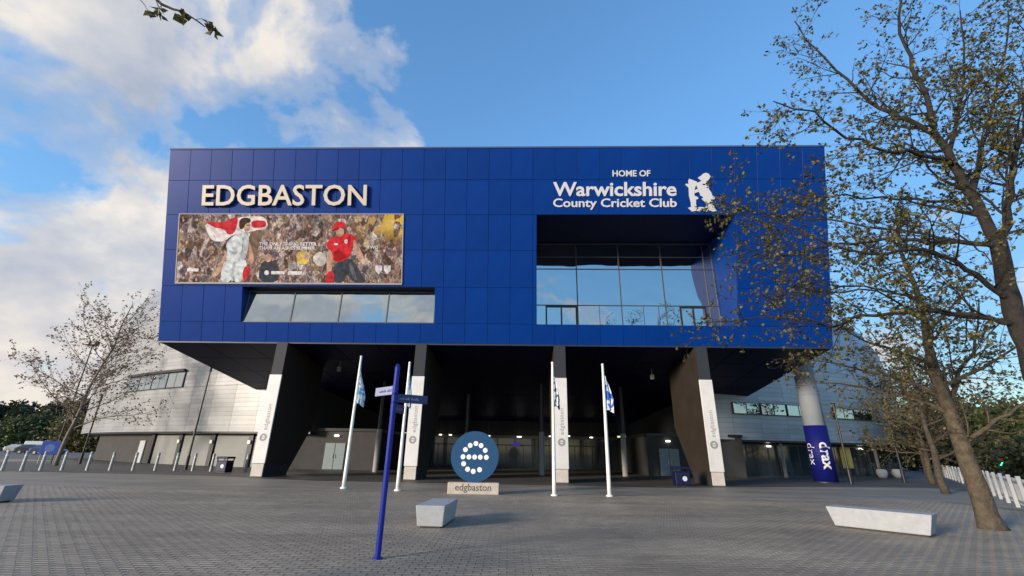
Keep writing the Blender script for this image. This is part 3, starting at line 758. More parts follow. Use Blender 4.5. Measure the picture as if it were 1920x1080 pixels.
pr('cap_print', [(1268, 164), (1292, 112), (1338, 98), (1374, 118), (1380, 150), (1322, 150)], (.52, .025, .06), True, 'redshirt')
pr('peak_print', [(1262, 172), (1322, 150), (1330, 164), (1272, 184)], (.32, .012, .03), True, 'redshade')
pr('pad_print', [(1244, 505), (1296, 492), (1300, 590), (1228, 590)], (.46, .05, .08), True, 'red')
for (a, b) in ((1640, 482), (1706, 482)):
    pr('shield_print', [(a - 26, b - 30), (a + 26, b - 30), (a + 26, b + 8), (a, b + 38), (a - 26, b + 8)], (.72, .74, .72), False, 'white')
pr('ball_print', ell(775, 512, 19, 19), (.75, .76, .78), False, 'white')
for (a, b, c_, d_) in ((810, 500, 915, 524), (940, 500, 1050, 528), (150, 480, 240, 505)):
    pr('strip_print', [(a, b), (c_, b), (c_, d_), (a, d_)], (.62, .58, .57), False, 'strip')
for (txt, X0, X1, Yb) in (('THE ONLY THING BETTER', 705, 1155, 296), ('THAN AN ASHES SUMMER', 705, 1145, 328), ('TWO', 1548, 1632, 318)):
    res, w = text2d(txt, 1.0, 1.0, .03); a0, b0 = bx_(X0, Yb); k = (X1 - X0) / 1750 * BW / w; LAY[0] += 1
    t = MB()
    for vs, fs in res:
        t.add([Vector((a0 + v.x * k, -.051 - .0003 * LAY[0], b0 + v.y * k * .95)) for v in vs], fs)
    t.build('lettering', mat('print_white', (.72, .74, .72)), bn)

# ================================================================== STANDS
RC, RR = 89.0, 80.0
def arc(th, r, z):       # theta from the axis through the pavilion, + to the right
    return Vector((r * math.sin(th), RC - r * math.cos(th), z))
def stand(name, label, th0, th1, dth, prof, cmat, sgn):
    o = thing(name, label, 'stadium stand', (-1.53, 28, 0), YAW)
    n = int(round(abs(th1 - th0) / dth)); st = (th1 - th0) / n
    g = .010
    for i in range(n):
        a, b = th0 + i * st, th0 + (i + 1) * st
        lo, hi = min(a, b), max(a, b); e = g / RR
        for j in range(len(prof) - 1):
            (z0, q0), (z1, q1) = prof[j], prof[j + 1]
            t = MB(); A = [arc(lo + e, RR + q0, z0 + g), arc(hi - e, RR + q0, z0 + g), arc(hi - e, RR + q1, z1 - g), arc(lo + e, RR + q1, z1 - g)]
            B = [arc(lo + e, RR + q0 - .06, z0 + g), arc(hi - e, RR + q0 - .06, z0 + g), arc(hi - e, RR + q1 - .06, z1 - g), arc(lo + e, RR + q1 - .06, z1 - g)]
            t.add(A + B, [(0, 1, 2, 3), (4, 7, 6, 5), (0, 4, 5, 1), (1, 5, 6, 2), (2, 6, 7, 3), (3, 7, 4, 0)])
            t.build('cladding_panel', cmat, o)
    # solid core behind the panels, with a roof falling inwards
    t = MB(); N_ = n * 2; lo, hi = min(th0, th1), max(th0, th1)
    pp = [(z, q - .075) for z, q in prof] + [(prof[-1][0] + .5, prof[-1][1] - 7), (prof[0][0], prof[-1][1] - 12)]
    k = len(pp)
    vs = [arc(lo + (hi - lo) * i / N_, RR + q, z) for i in range(N_ + 1) for z, q in pp]
    fs = [(i * k + j, (i + 1) * k + j, (i + 1) * k + (j + 1) % k, i * k + (j + 1) % k) for i in range(N_) for j in range(k)]
    fs += [tuple(range(k)), tuple(N_ * k + j for j in range(k - 1, -1, -1))]
    t.add(vs, fs); t.build('core', mat('stand_core', (.05, .05, .052), .7), o)
    return o
profL = [(2.9, 0.0), (7.0, .15), (11.0, .25), (15.0, .2), (17.2, -.3), (19.2, -1.1), (21.0, -2.2), (22.6, -3.7), (23.9, -5.6)]
stL = stand('curved_stand', 'silver plank clad stand with curving roofline and roller shutters below', R(-11.2), R(-50), R(2.05), profL, M_CLADL, -1)
profR = [(2.9, 0.0), (6.1, .10), (9.2, .05), (12.2, -.5), (14.6, -1.6), (16.6, -3.4)]
stR = stand('low_stand', 'blue grey plank clad stand with ribbon windows beside the wrapped mast', R(12.4), R(30.4), R(2.0), profR, M_CLADR, 1)
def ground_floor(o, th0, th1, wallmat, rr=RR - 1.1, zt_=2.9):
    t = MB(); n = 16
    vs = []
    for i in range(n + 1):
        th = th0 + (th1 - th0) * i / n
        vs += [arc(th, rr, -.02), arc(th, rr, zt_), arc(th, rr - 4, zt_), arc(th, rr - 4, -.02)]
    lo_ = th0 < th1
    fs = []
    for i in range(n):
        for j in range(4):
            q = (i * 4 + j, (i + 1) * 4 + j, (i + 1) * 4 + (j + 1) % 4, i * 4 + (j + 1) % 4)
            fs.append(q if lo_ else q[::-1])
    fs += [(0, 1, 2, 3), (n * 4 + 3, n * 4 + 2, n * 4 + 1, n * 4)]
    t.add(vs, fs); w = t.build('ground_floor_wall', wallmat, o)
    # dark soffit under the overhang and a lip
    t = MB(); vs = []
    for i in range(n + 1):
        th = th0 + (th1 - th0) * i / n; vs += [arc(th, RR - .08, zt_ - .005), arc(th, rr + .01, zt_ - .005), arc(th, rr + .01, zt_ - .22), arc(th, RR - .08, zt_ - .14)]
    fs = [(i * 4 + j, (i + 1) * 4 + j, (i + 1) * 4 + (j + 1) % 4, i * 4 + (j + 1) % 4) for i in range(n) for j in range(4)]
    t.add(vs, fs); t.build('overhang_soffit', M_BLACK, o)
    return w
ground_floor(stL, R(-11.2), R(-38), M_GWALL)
ground_floor(stR, R(12.4), R(30.4), mat('dark_shopfront', (.035, .036, .04), .6))
def arc_box(o, name, th, w, y0, y1, z0, z1, mt, rr=RR - 1.1, bev=0.0):
    t = MB()
    (t.bbox(-w / 2, w / 2, y0, y1, z0, z1, bev) if bev else t.box(-w / 2, w / 2, y0, y1, z0, z1))
    p = arc(th, rr, 0)
    return t.build(name, mt, o, loc=p, rot=(0, 0, th))
# roller shutters with piers (left)
for k, th in enumerate([-14.3, -17.6, -20.9, -24.2]):
    arc_box(stL, 'pier', R(th + 1.66), .5, -.35, .05, -.02, 2.66, M_DARK)
    sh = arc_box(stL, 'roller_shutter', R(th), 3.95, -.14, .04, -.02, 2.62, M_SHUT)
    t = MB()
    for q in range(11):
        z = .12 + q * .225
        t.box(-1.93, 1.93, -.165, -.141, z, z + .17)
    t.build('slat', M_SHUT, sh)
arc_box(stL, 'pier', R(-25.9), .5, -.35, .05, -.02, 2.66, M_DARK)
arc_box(stL, 'steel_door', R(-27.6), 1.1, -.12, .04, -.02, 2.1, mat('pale_door', (.42, .44, .45), .5), bev=.02)
for th in (-15.95, -19.25, -22.55):
    arc_box(stL, 'wall_light', R(th), .3, -.50, -.352, 1.9, 2.2, mat('bulkhead_lamp', (.7, .7, .68), .4))
# recessed ribbon windows
def ribbon(o, ths, z0, z1, rr, glass, hood):
    for th in ths:
        fr = arc_box(o, 'ribbon_window', R(th), 2.66, -.10, .02, z0, z1, M_FRAME, rr)
        for s in (-1, 1):
            t = MB(); t.add([(s * .66 - .60, -.105, z0 + .07), (s * .66 + .60, -.105, z0 + .07), (s * .66 + .60, -.105, z1 - .07), (s * .66 - .60, -.105, z1 - .07)], [(0, 1, 2, 3)])
            t.build('pane', glass, fr)
        if hood:
            t = MB(); t.box(-1.40, 1.40, -.34, -.101, z1 + .02, z1 + .26); t.build('window_hood', M_BLACK, fr)
ribbon(stL, [-23.6, -25.6, -27.6, -29.6], 7.0, 8.5, RR + .18, M_GLASS, True)
ribbon(stR, [15.4, 17.4, 19.4, 23.4, 25.4], 4.95, 5.95, RR + .10, M_GLASSD, False)
# shopfront glass (right)
for k in range(11):
    th = 13.2 + k * 1.62
    fr = arc_box(stR, 'shopfront', R(th), 2.2, -.08, .04, -.02, 2.62, M_FRAME)
    for s in (-1, 1):
        t = MB(); t.add([(s * .53 - .49, -.085, .1), (s * .53 + .49, -.085, .1), (s * .53 + .49, -.085, 2.5), (s * .53 - .49, -.085, 2.5)], [(0, 1, 2, 3)]); t.build('pane', M_SHOP, fr)
for th in (18.1, 26.9):
    arc_box(stR, 'white_post', R(th), .16, -.5, -.3, -.02, 2.7, M_PILLAR)
arc_box(stR, 'yellow_poster', R(23.85), 1.25, -.30, -.12, .75, 2.55, M_YEL)
for th in (14.0, 17.3, 25.6):
    arc_box(stR, 'wall_light', R(th), .22, -.35, -.09, 2.4, 2.52, M_LAMP)

# ================================================================== MAST WITH BLUE WRAP
ms = thing('roof_mast', 'thick grey round mast with a blue lettered wrap round its foot', 'mast', (21.9, 33.2, 0))
mb = MB(); mb.cyl((0, 0, -.02), (0, 0, 13.0), .70, .62, 40); mb.build('mast_tube', M_MAST, ms, smooth=True)
mb = MB(); mb.cyl((0, 0, 8.9), (0, 0, 9.05), .70, .70, 40); mb.cyl((0, 0, 5.9), (0, 0, 5.98), .705, .705, 40); mb.build('collar', M_MAST, ms)
mb = MB(); mb.cyl((0, 0, .06), (0, 0, 3.75), .735, .725, 48); mb.build('banner_wrap', M_WRAP, ms, smooth=True)
mb = MB(); mb.cyl((0, 0, -.02), (0, 0, .07), .80, .80, 40); mb.build('base_plate', M_DARK, ms)
face = math.atan2(-33.2, -21.9)     # towards the plaza
def wrap_text(txt, size, z_top, ang0, kx=1.0, bold=.0):
    res, w = text2d(txt, size, 1.0, bold); t = MB()
    for vs, fs in res:
        t.add([Vector((.742 * math.cos(face + ang0 + v.y / .74), .742 * math.sin(face + ang0 + v.y / .74), z_top - v.x * kx)) for v in vs], fs)
    t.build('lettering', M_SIGNW, ms)
wrap_text('drax', .95, 2.62, .05, bold=.02)
wrap_text('drax', .80, 2.55, -1.15)

# ================================================================== FLAGS
def flag_mat(name, c1, c2, sc):
    mm = bpy.data.materials.new(name); mm.use_nodes = True; t = mm.node_tree; b = t.nodes['Principled BSDF']
    tcd = nn(t, 'ShaderNodeTexCoord'); w = nn(t, 'ShaderNodeTexNoise', inp={'Scale': sc, 'Detail': 2.0, 'Distortion': 1.2}); t.links.new(tcd.outputs['Object'], w.inputs['Vector'])
    r_ = ramp(t, [(.50, c1), (.54, c2)], w.outputs[0]); t.links.new(r_.outputs[0], b.inputs['Base Color']); b.inputs['Roughness'].default_value = .75
    return mm
def flagpole(x, y, h, label, c1, c2, sc, z0, z1, width, side):
    o = thing('flagpole', label, 'flagpole', (x, y, 0), 0, 'flagpoles in front of the pavilion')
    mb = MB(); n = 10
    mb.tube([(0, 0, -.02 + (h - .06) * k / n) for k in range(n + 1)], [.085 - .035 * k / n for k in range(n + 1)], 14); mb.build('pole', M_POLE, o, smooth=True)
    mb = MB(); mb.sphere((0, 0, h - .03), .06); mb.build('finial', M_POLE, o, smooth=True)
    mb = MB(); mb.cyl((0, 0, -.02), (0, 0, .05), .15, .13, 16); mb.build('base_collar', M_POLE, o)
    # limp flag: a cloth hanging in folds from the halyard
    nu, nv = 22, 20; vs = []; rr_ = random.Random(int(x * 100))
    ph = rr_.uniform(0, 6)
    for j in range(nv + 1):
        v = j / nv; z = h + z0 + (z1 - z0) * v
        for i in range(nu + 1):
            u = i / nu
            gather = .25 + .75 * min(1, v * 1.6)
            xx = side * (.05 + width * u * gather)
            yy = .10 * math.sin(u * 13 + ph + v * 2.0) * (.35 + .65 * u) + .03 * math.sin(u * 29 + v * 5)
            zz = z - u * (.55 - .35 * v) * (1 - .55 * v) - .05 * math.sin(u * 5 + v * 3)
            vs.append((xx, yy, zz))
    fs = [(j * (nu + 1) + i, j * (nu + 1) + i + 1, (j + 1) * (nu + 1) + i + 1, (j + 1) * (nu + 1) + i) for j in range(nv) for i in range(nu)]
    mb = MB(); mb.add(vs, fs); mb.build('flag', flag_mat('flag_cloth', c1, c2, sc), o, smooth=True)
LB = (.16, .38, .62)
flagpole(-7.25, 21.4, 5.85, 'white flagpole with a long limp sky blue and white flag', (.72, .76, .80), LB, 3.0, -.50, -2.25, .36, 1)
flagpole(-4.69, 20.6, 5.45, 'white flagpole with narrow pale blue flag in front of lettered column', (.70, .75, .80), (.22, .42, .66), 4.0, -.40, -2.0, .20, 1)
flagpole(1.84, 19.5, 5.35, 'white flagpole with limp white and navy flag', (.74, .76, .80), (.05, .09, .22), 2.6, -.30, -1.9, .24, 1)
flagpole(4.09, 19.7, 5.35, 'white flagpole with royal blue flag bearing a white emblem', (.60, .68, .80), (.03, .12, .50), 2.2, -.28, -2.0, .36, 1)

# ================================================================== FINGERPOST
sp_ = thing('signpost', 'slim royal blue fingerpost with two pointing arms', 'signpost', (-2.03, 8.0, 0))
mb = MB(); mb.tube([(0, 0, -.02), (0, 0, 1.5), (0, 0, 3.0)], [.046, .046, .046], 18); mb.build('post', M_POST, sp_, smooth=False)
mb = MB(); mb.cyl((0, 0, 3.0), (0, 0, 3.06), .05, .02, 18); mb.build('cap', M_POST, sp_)
mb = MB(); mb.cyl((0, 0, -.02), (0, 0, .018), .085, .08, 18); mb.build('foot_plate', M_POST, sp_)
def finger(z, ang, L, mt, tm, words):
    o_ = MB(); o_.bbox(.04, L, -.012, .012, z - .075, z + .075, .004)
    a = o_.build('finger_arm', mt, sp_, rot=(0, 0, ang))
    c = MB(); c.cyl((0, 0, z - .09), (0, 0, z + .09), .052, .052, 18); c.build('clamp', M_POST, sp_)
    for s in (-1, 1):
        x = .09; t = MB()
        for w in words:      # worn lettering that can no longer be made out: short marks
            for q in range(w):
                h_ = .02 + .012 * ((q * 7 + w) % 3); t.box(x, x + .022, min(s * .0125, s * .0145), max(s * .0125, s * .0145), z - .022, z - .022 + h_); x += .03
            x += .03
        t.build('lettering', tm, a)
finger(2.60, R(180 - 42), .62, mat('finger_pale', (.27, .29, .44), .4), mat('finger_text', (.04, .05, .22)), (5, 7))
finger(2.46, R(28), .60, mat('finger_navy', (.012, .022, .11), .4), mat('finger_text_pale', (.16, .20, .36)), (6, 5))
finger(2.30, R(82), .5, mat('finger_navy', (.012, .022, .11), .4), mat('finger_text_pale', (.16, .20, .36)), (3, 6))

# ================================================================== ROUND 'e' SIGN
es = thing('disc_sign', 'round blue disc sign with white dotted e on a stone plinth', 'sign', (-1.42, 19.75, 0))
mb = MB(); mb.bbox(-1.03, 1.03, -.22, .30, -.02, .42, .012); pl = mb.build('plinth', mat('plinth_stone', (.50, .44, .38), .8, noise=.12, nscale=3, bump=.2, dirt=((.25, .21, .18), 2.5, .6)), es)
fn = lambda x, y, z, w: Vector((-w / 2 + x, -.2235, .13 + y)); text_joined('edgbaston', .36, fn, bold=.004).build('lettering', mat('engraving', (.09, .08, .075), .8), pl)
DR, DZ = .99, 1.42
mb = MB(); mb.prism([(DR * math.cos(2 * math.pi * k / 72), DR * math.sin(2 * math.pi * k / 72)) for k in range(72)], .0, .14, lambda a, b, d: Vector((a, .10 - d, DZ + b))); dc = mb.build('disc', M_EBLUE, es)
for (a, b) in [(1315, 835), (1352, 802), (1398, 787), (1441, 802), (1476, 838), (1298, 890), (1346, 890), (1392, 890), (1438, 890), (1487, 891), (1306, 942), (1340, 982), (1386, 997), (1436, 984)]:
    t = MB(); x, z = (a - 1393) / 193 * DR, (884 - b) / 193 * DR
    t.prism([(.098 * math.cos(2 * math.pi * k / 20), .098 * math.sin(2 * math.pi * k / 20)) for k in range(20)], .0, .012, lambda p, q, d: Vector((x + p, -.041 - d, DZ + z + q))); t.build('dot', M_EWHITE, dc)

# ================================================================== BENCHES, BINS, BOLLARDS
def bench(x, y, rz, L, W, H, label, flare=.05):
    o = thing('bench', label, 'bench', (x, y, 0), rz)
    bm = bmesh.new(); bmesh.ops.create_cube(bm, size=1.0)
    for v in bm.verts:
        top = v.co.z > 0
        v.co = Vector((v.co.x * (L + (flare * 2 if top else -.06)), v.co.y * (W + (.04 if top else -.05)), (H if top else .035)))
    bmesh.ops.bevel(bm, geom=bm.edges[:], offset=.018, segments=2, affect='EDGES', profile=.6)
    mb = MB(); mb.frombm(bm); mb.build('block', M_BENCH, o)
    mb = MB(); mb.box(-L / 2 + .08, L / 2 - .08, -W / 2 + .09, W / 2 - .09, -.02, .05); mb.build('plinth_foot', M_BOOTD, o)
bench(-1.67, 11.75, R(86), 1.55, .62, .46, 'pale granite block bench standing end-on between signpost and disc sign')
bench(8.90, 11.80, R(-50), 1.85, .62, .46, 'long pale granite block bench beside the leaning street tree', .09)
bench(-15.42, 14.1, R(10), 1.9, .62, .46, 'pale granite block bench on the open paving near the row of bollards')
def bin_(x, y, rz, label):
    o = thing('litter_bin', label, 'litter bin', (x, y, 0), rz, 'navy litter bins')
    mb = MB(); mb.bbox(-.40, .40, -.36, .36, .03, .72, .04); mb.build('body', M_BIN, o)
    mb = MB(); mb.bbox(-.44, .44, -.40, .40, .86, .99, .04); mb.build('hood', M_BIN, o)
    mb = MB()
    for s in (-1, 1):
        for q in (-1, 1):
            mb.box(s * .36 - .03, s * .36 + .03, q * .32 - .03, q * .32 + .03, .71, .88)
    mb.build('hood_support', M_BIN, o)
    mb = MB(); mb.box(-.34, .34, -.30, .30, .715, .74); mb.build('liner', M_BLACK, o)
    mb = MB(); mb.prism([(.13 * math.cos(k * .3307), .13 * math.sin(k * .3307)) for k in range(19)], 0, .006, lambda a, b, d: Vector((a + .1, -.361 - d, .38 + b))); mb.build('sticker', mat('bin_sticker', (.55, .6, .68), .5), o)
    mb = MB(); mb.box(-.36, .36, -.32, .32, -.02, .035); mb.build('base', M_BLACK, o)
bin_(-19.6, 33.1, R(-8), 'navy litter bin at the end of the bollard row')
bin_(9.75, 27.2, R(-4), 'navy litter bin standing beside a blade column near grey blue doors')
bproto = None
BX = [(-31.8, 30.3), (-31.0, 30.7), (-30.2, 31.1), (-29.2, 31.5), (-28.0, 32.0), (-26.9, 32.5), (-25.75, 33.0), (-24.6, 33.5), (-23.45, 33.8), (-22.2, 33.8), (-20.85, 33.7), (-18.6, 34.0)]
for i, (x, y) in enumerate(BX):
    if bproto is None:
        bproto = thing('bollard', 'grey steel bollard standing in the long row in front of the shutters', 'bollard', (x, y, 0), 0, 'bollards in front of the shutters')
        mb = MB(); mb.tube([(0, 0, -.02), (0, 0, .02), (0, 0, 1.05)], [.095, .095, .078], 18); mb.build('shaft', M_BOLL, bproto, smooth=False)
        mb = MB(); mb.tube([(0, 0, 1.05), (0, 0, 1.09), (0, 0, 1.15), (0, 0, 1.18)], [.088, .092, .07, .02], 18); mb.build('cap', M_BOLL, bproto, smooth=True)
        mb = MB(); mb.cyl((0, 0, .86), (0, 0, .93), .087, .086, 18); mb.build('band', M_SIGNW, bproto)
    else:
        c = copy_tree(bproto); c.location = (x, y, 0)

# ================================================================== LAMP POSTS
def lamp_post(x, y, h, label, head='tube', lean=0.0):
    o = thing('lamp_post', label, 'lamp post', (x, y, 0), 0, 'black lamp posts')
    mb = MB(); mb.tube([(0, 0, -.02), (0, 0, .9), (0, 0, .95), (0, 0, h)], [.11, .11, .075, .055], 14); mb.build('pole', M_BLACK, o)
    if head == 'tube':
        mb = MB(); mb.cyl((0, 0, h), (0, 0, h + .55), .10, .10, 14); mb.build('lantern', M_DARK, o)
        mb = MB(); mb.cyl((0, 0, h + .55), (0, 0, h + .60), .15, .13, 14); mb.build('lantern_cap', M_BLACK, o)
    else:
        mb = MB(); mb.box(-.45, .45, -.05, .05, h - .06, h + .04); mb.build('crossbar', M_BLACK, o)
        for s in (-1, 1):
            mb = MB(); mb.bbox(s * .30 - .24, s * .30 + .24, -.35, .2, h + .03, h + .45, .06); mb.build('floodlight', M_BLACK, o)
lamp_post(-40.6, 42.6, 10.6, 'tall black floodlight post rising through the bare tree by the curved stand', 'flood')
lamp_post(-38.0, 42.5, 5.4, 'black lamp post between the bare tree and the roller shutters')
lamp_post(-23.9, 35.6, 7.2, 'tall black lamp post behind the bollard row in front of the shutters')
lamp_post(22.6, 31.8, 4.6, 'black lamp post next to the blue mast wrap')
lamp_post(28.8, 35.0, 4.4, 'black lamp post at the far corner of the low stand')

# ================================================================== WHITE RAILING (right)
fr_ = thing('white_railing', 'white picket railing along the road edge behind the street trees', 'railing', (0, 0, 0))
A0 = Vector((16.0, 14.6, 0)); A1 = Vector((27.4, 27.8, 0)); A2 = Vector((47, 52, 0))
def rail_seg(a, b, step):
    d = (b - a); L = d.length; d.normalize(); ang = math.atan2(d.y, d.x); n = int(L / step)
    sm = MB(); sm.bbox(-.042, .042, -.012, .012, .08, 1.02, .006); me = sm.mesh('picket', M_FENCE)
    for k in range(n + 1):
        p = a + d * (k * step); link('picket', me, fr_, (p.x, p.y, 0), (0, 0, ang))
    pm = MB(); pm.bbox(-.06, .06, -.06, .06, -.02, 1.12, .01); pme = pm.mesh('post', M_FENCE)
    for k in range(int(L / 2.4) + 1):
        p = a + d * (k * 2.4) + Vector((d.y, -d.x, 0)) * -.09; link('post', pme, fr_, (p.x, p.y, 0), (0, 0, ang))
    for z in (.18, .86):
        t = MB(); t.box(0, L, .013, .05, z, z + .07); t.build('rail', M_FENCE, fr_, loc=(a.x, a.y, 0), rot=(0, 0, ang))
rail_seg(A0, A1, .20); rail_seg(A1 + (A2 - A1).normalized() * .3, A2, .30)

# ================================================================== TREES
class Tree:
    def __init__(s, seed):
        s.thin = .42; s.r = random.Random(seed); s.w = MB(); s.lv = []; s.lf = []
    def leaf(s, p, size, dirv=None):
        r = s.r
        d = Vector((r.gauss(0, 1), r.gauss(0, 1), r.gauss(-.3, .8)))
        if dirv is not None:
            d += dirv * .8
        d.normalize()
        a = d.orthogonal().normalized(); a.rotate(Quaternion(d, r.uniform(0, 6.28)))
        L = size * r.uniform(.7, 1.35); W = L * r.uniform(.32, .5); up_ = d.cross(a) * (L * .12)
        o = len(s.lv)
        s.lv += [p, p + d * L * .45 + a * W + up_, p + d * L, p + d * L * .45 - a * W + up_]
        s.lf += [(o, o + 1, o + 2, o + 3)]
    def path(s, p, d, L, n, wob, upb):
        pts = [p.copy()]; d = d.normalized()
        for i in range(n):
            d = (d + Vector((s.r.gauss(0, wob), s.r.gauss(0, wob), s.r.gauss(0, wob) + upb))).normalized()
            p = p + d * (L / n); pts.append(p.copy())
        return pts
    def limb(s, pts, r0, r1, k=9):
        n = len(pts); s.w.tube(pts, [r0 + (r1 - r0) * (i / (n - 1)) ** .8 for i in range(n)], k, caps=(k > 4))
    def smooth(s, pts, sub=4, jit=.0):
        P = [Vector(p) for p in pts]; out = []
        for i in range(len(P) - 1):
            p0 = P[max(i - 1, 0)]; p1 = P[i]; p2 = P[i + 1]; p3 = P[min(i + 2, len(P) - 1)]
            for k in range(sub):
                t = k / sub
                q = .5 * ((2 * p1) + (p2 - p0) * t + (2 * p0 - 5 * p1 + 4 * p2 - p3) * t * t + (3 * p1 - p0 - 3 * p2 + p3) * t ** 3)
                out.append(q + Vector((s.r.gauss(0, jit), s.r.gauss(0, jit), s.r.gauss(0, jit))))
        out.append(P[-1]); return out
    def grow(s, pts, r0, r1, level, spec):
        """spec[level] = (children per metre, start fraction, length lo, hi, angle, up bias, wobble)"""
        L = sum((pts[i + 1] - pts[i]).length for i in range(len(pts) - 1))
        if level >= len(spec):
            nl, size = s.leafspec
            for _ in range(s.r.randint(*nl)):
                t = s.r.uniform(.25, 1.0) * (len(pts) - 1); i = min(int(t), len(pts) - 2)
                p = pts[i].lerp(pts[i + 1], t - i)
                s.leaf(p, size, (pts[i + 1] - pts[i]).normalized())
            return
        dens, st, lo, hi, ang, upb, wob = spec[level]
        m_ = max(1, int(L * (1 - st) * dens + s.r.random()))
        for c in range(m_):
            t = (st + (1 - st) * (c + s.r.random()) / m_) * (len(pts) - 1); i = min(int(t), len(pts) - 2); f = t - i
            p = pts[i].lerp(pts[i + 1], f); tg = (pts[i + 1] - pts[i]).normalized()
            ax = tg.orthogonal().normalized(); ax.rotate(Quaternion(tg, s.r.uniform(0, 6.283)))
            d = tg.copy(); d.rotate(Quaternion(ax, ang * s.r.uniform(.6, 1.3)))
            frac = t / (len(pts) - 1)
            rr_ = (r0 + (r1 - r0) * frac) * s.thin
            ln = s.r.uniform(lo, hi) * (1.15 - .5 * frac)
            n_ = 5 if level == 0 else 4
            q = s.path(p, d, ln, n_, wob, upb)
            ra = max(.004, rr_); rb = max(.0025, ra * .3)
            s.limb(q, ra, rb, 6 if level == 0 else (4 if level == 1 else 3))
            s.grow(q, ra, rb, level + 1, spec)
    def build(s, name, label, bark, leafm, group=None, cat='tree', base=(0, 0, 0)):
        o = thing(name, label, cat, base, 0, group)
        bv = Vector(base)
        s.w.v = [tuple(Vector(v) - bv) for v in s.w.v]
        s.w.build('trunk', bark, o, smooth=True)
        if s.lf:
            me = bpy.data.meshes.new('crown'); me.from_pydata([tuple(v - bv) for v in s.lv], [], s.lf); me.materials.append(leafm)
            link('crown', me, o)
        print(name, 'leaves', len(s.lf), 'wood faces', len(s.w.f))
        return o

# --- the big street tree whose limbs cross the upper right
T = Tree(11); T.leafspec = ((3, 5), .083)
SP = [(3.7, .06, .7, 2.0, .85, .04, .17), (5.2, .08, .35, 1.0, .8, .03, .2), (5.4, .1, .15, .42, .8, .0, .25)]
trunk = [(10.97, 9.38, -.05), (11.05, 9.42, 1.2), (11.2, 9.5, 2.6), (11.42, 9.6, 3.98), (11.58, 9.7, 5.14), (11.96, 9.8, 6.64)]
T.limb(T.smooth(trunk, 4, .012), .25, .165, 14)
limbs = [
 ([(11.96, 9.8, 6.6), (11.92, 9.9, 7.83), (11.87, 10.0, 9.05), (11.99, 10.2, 10.31), (12.14, 10.3, 11.32), (12.22, 10.4, 12.85), (12.18, 10.3, 14.29), (12.53, 10.2, 16.08)], .175, .03, 1.0),
 ([(11.91, 9.8, 6.43), (12.44, 9.7, 7.57), (12.79, 9.6, 8.62), (13.01, 9.5, 9.12), (13.72, 9.4, 10.53), (14.61, 9.3, 12.73), (15.37, 9.2, 14.76)], .13, .03, 1.0),
 ([(11.87, 9.8, 6.54), (11.12, 9.9, 6.68), (10.53, 10.1, 6.75), (9.95, 10.3, 6.99), (9.05, 10.6, 6.98), (8.09, 10.9, 6.87), (6.94, 11.2, 6.82), (6.31, 11.5, 7.62)], .085, .014, 1.0),
 ([(11.54, 9.7, 5.14), (10.75, 9.5, 5.58), (10.05, 9.3, 5.91), (9.42, 9.2, 6.15), (8.43, 9.1, 5.95), (7.48, 9.1, 6.01), (6.69, 9.2, 6.59), (5.92, 9.4, 7.26)], .085, .014, 1.0),
 ([(11.42, 9.6, 4.47), (10.63, 9.8, 4.74), (9.69, 10.1, 4.87), (8.6, 10.5, 4.91), (8.02, 10.7, 4.69), (7.19, 11.0, 5.0), (6.24, 11.3, 4.99), (5.23, 11.6, 4.99)], .075, .012, 1.0),
 ([(11.91, 10.2, 10.3), (11.34, 10.3, 10.81), (10.77, 10.4, 11.28), (10.29, 10.6, 12.59), (9.77, 10.8, 14.12), (9.49, 11.0, 15.56)], .095, .018, 1.0),
 ([(11.87, 10.0, 9.05), (10.64, 9.7, 9.18), (9.5, 9.4, 8.97), (8.48, 9.2, 9.29), (7.5, 9.0, 9.77), (6.56, 8.9, 10.08)], .075, .014, 1.0),
 ([(11.9, 9.9, 8.1), (13.3, 10.3, 10.01), (14.45, 10.6, 11.64), (15.8, 10.9, 13.69), (17.34, 11.2, 16.52)], .085, .02, .8),
 ([(11.93, 10.1, 9.6), (13.44, 10.6, 11.62), (14.68, 11.0, 13.77), (15.91, 11.4, 16.74)], .08, .02, .8),
 ([(11.92, 9.9, 7.76), (11.3, 10.4, 8.2), (10.5, 10.9, 8.6), (9.4, 11.4, 8.9), (8.4, 11.9, 9.4)], .06, .014, 1.0),
 ([(11.5, 9.65, 4.7), (11.2, 10.6, 5.0), (10.3, 11.4, 5.9), (8.9, 12.0, 6.4), (7.7, 12.2, 6.1)], .06, .014, 1.0),
 ([(11.2, 9.9, 6.7), (10.2, 10.6, 7.4), (9.0, 11.2, 8.0), (7.6, 11.6, 8.3), (6.6, 11.8, 8.9)], .05, .012, 1.0),
 ([(9.69, 10.1, 4.87), (8.6, 9.8, 5.3), (7.4, 9.9, 5.3), (6.3, 10.1, 5.8)], .035, .01, 1.0)]
for pts, a, b, k in limbs:
    q = T.smooth(pts, 3, .035); T.limb(q, a * .8, b, 9); T.grow(q, a * .8, b, 0, SP)
T.build('street_tree', 'large tree with dark crooked limbs and sparse young leaves over the box corner', M_BARKD, M_LEAF, 'street trees by the road', base=(10.97, 9.38, 0))

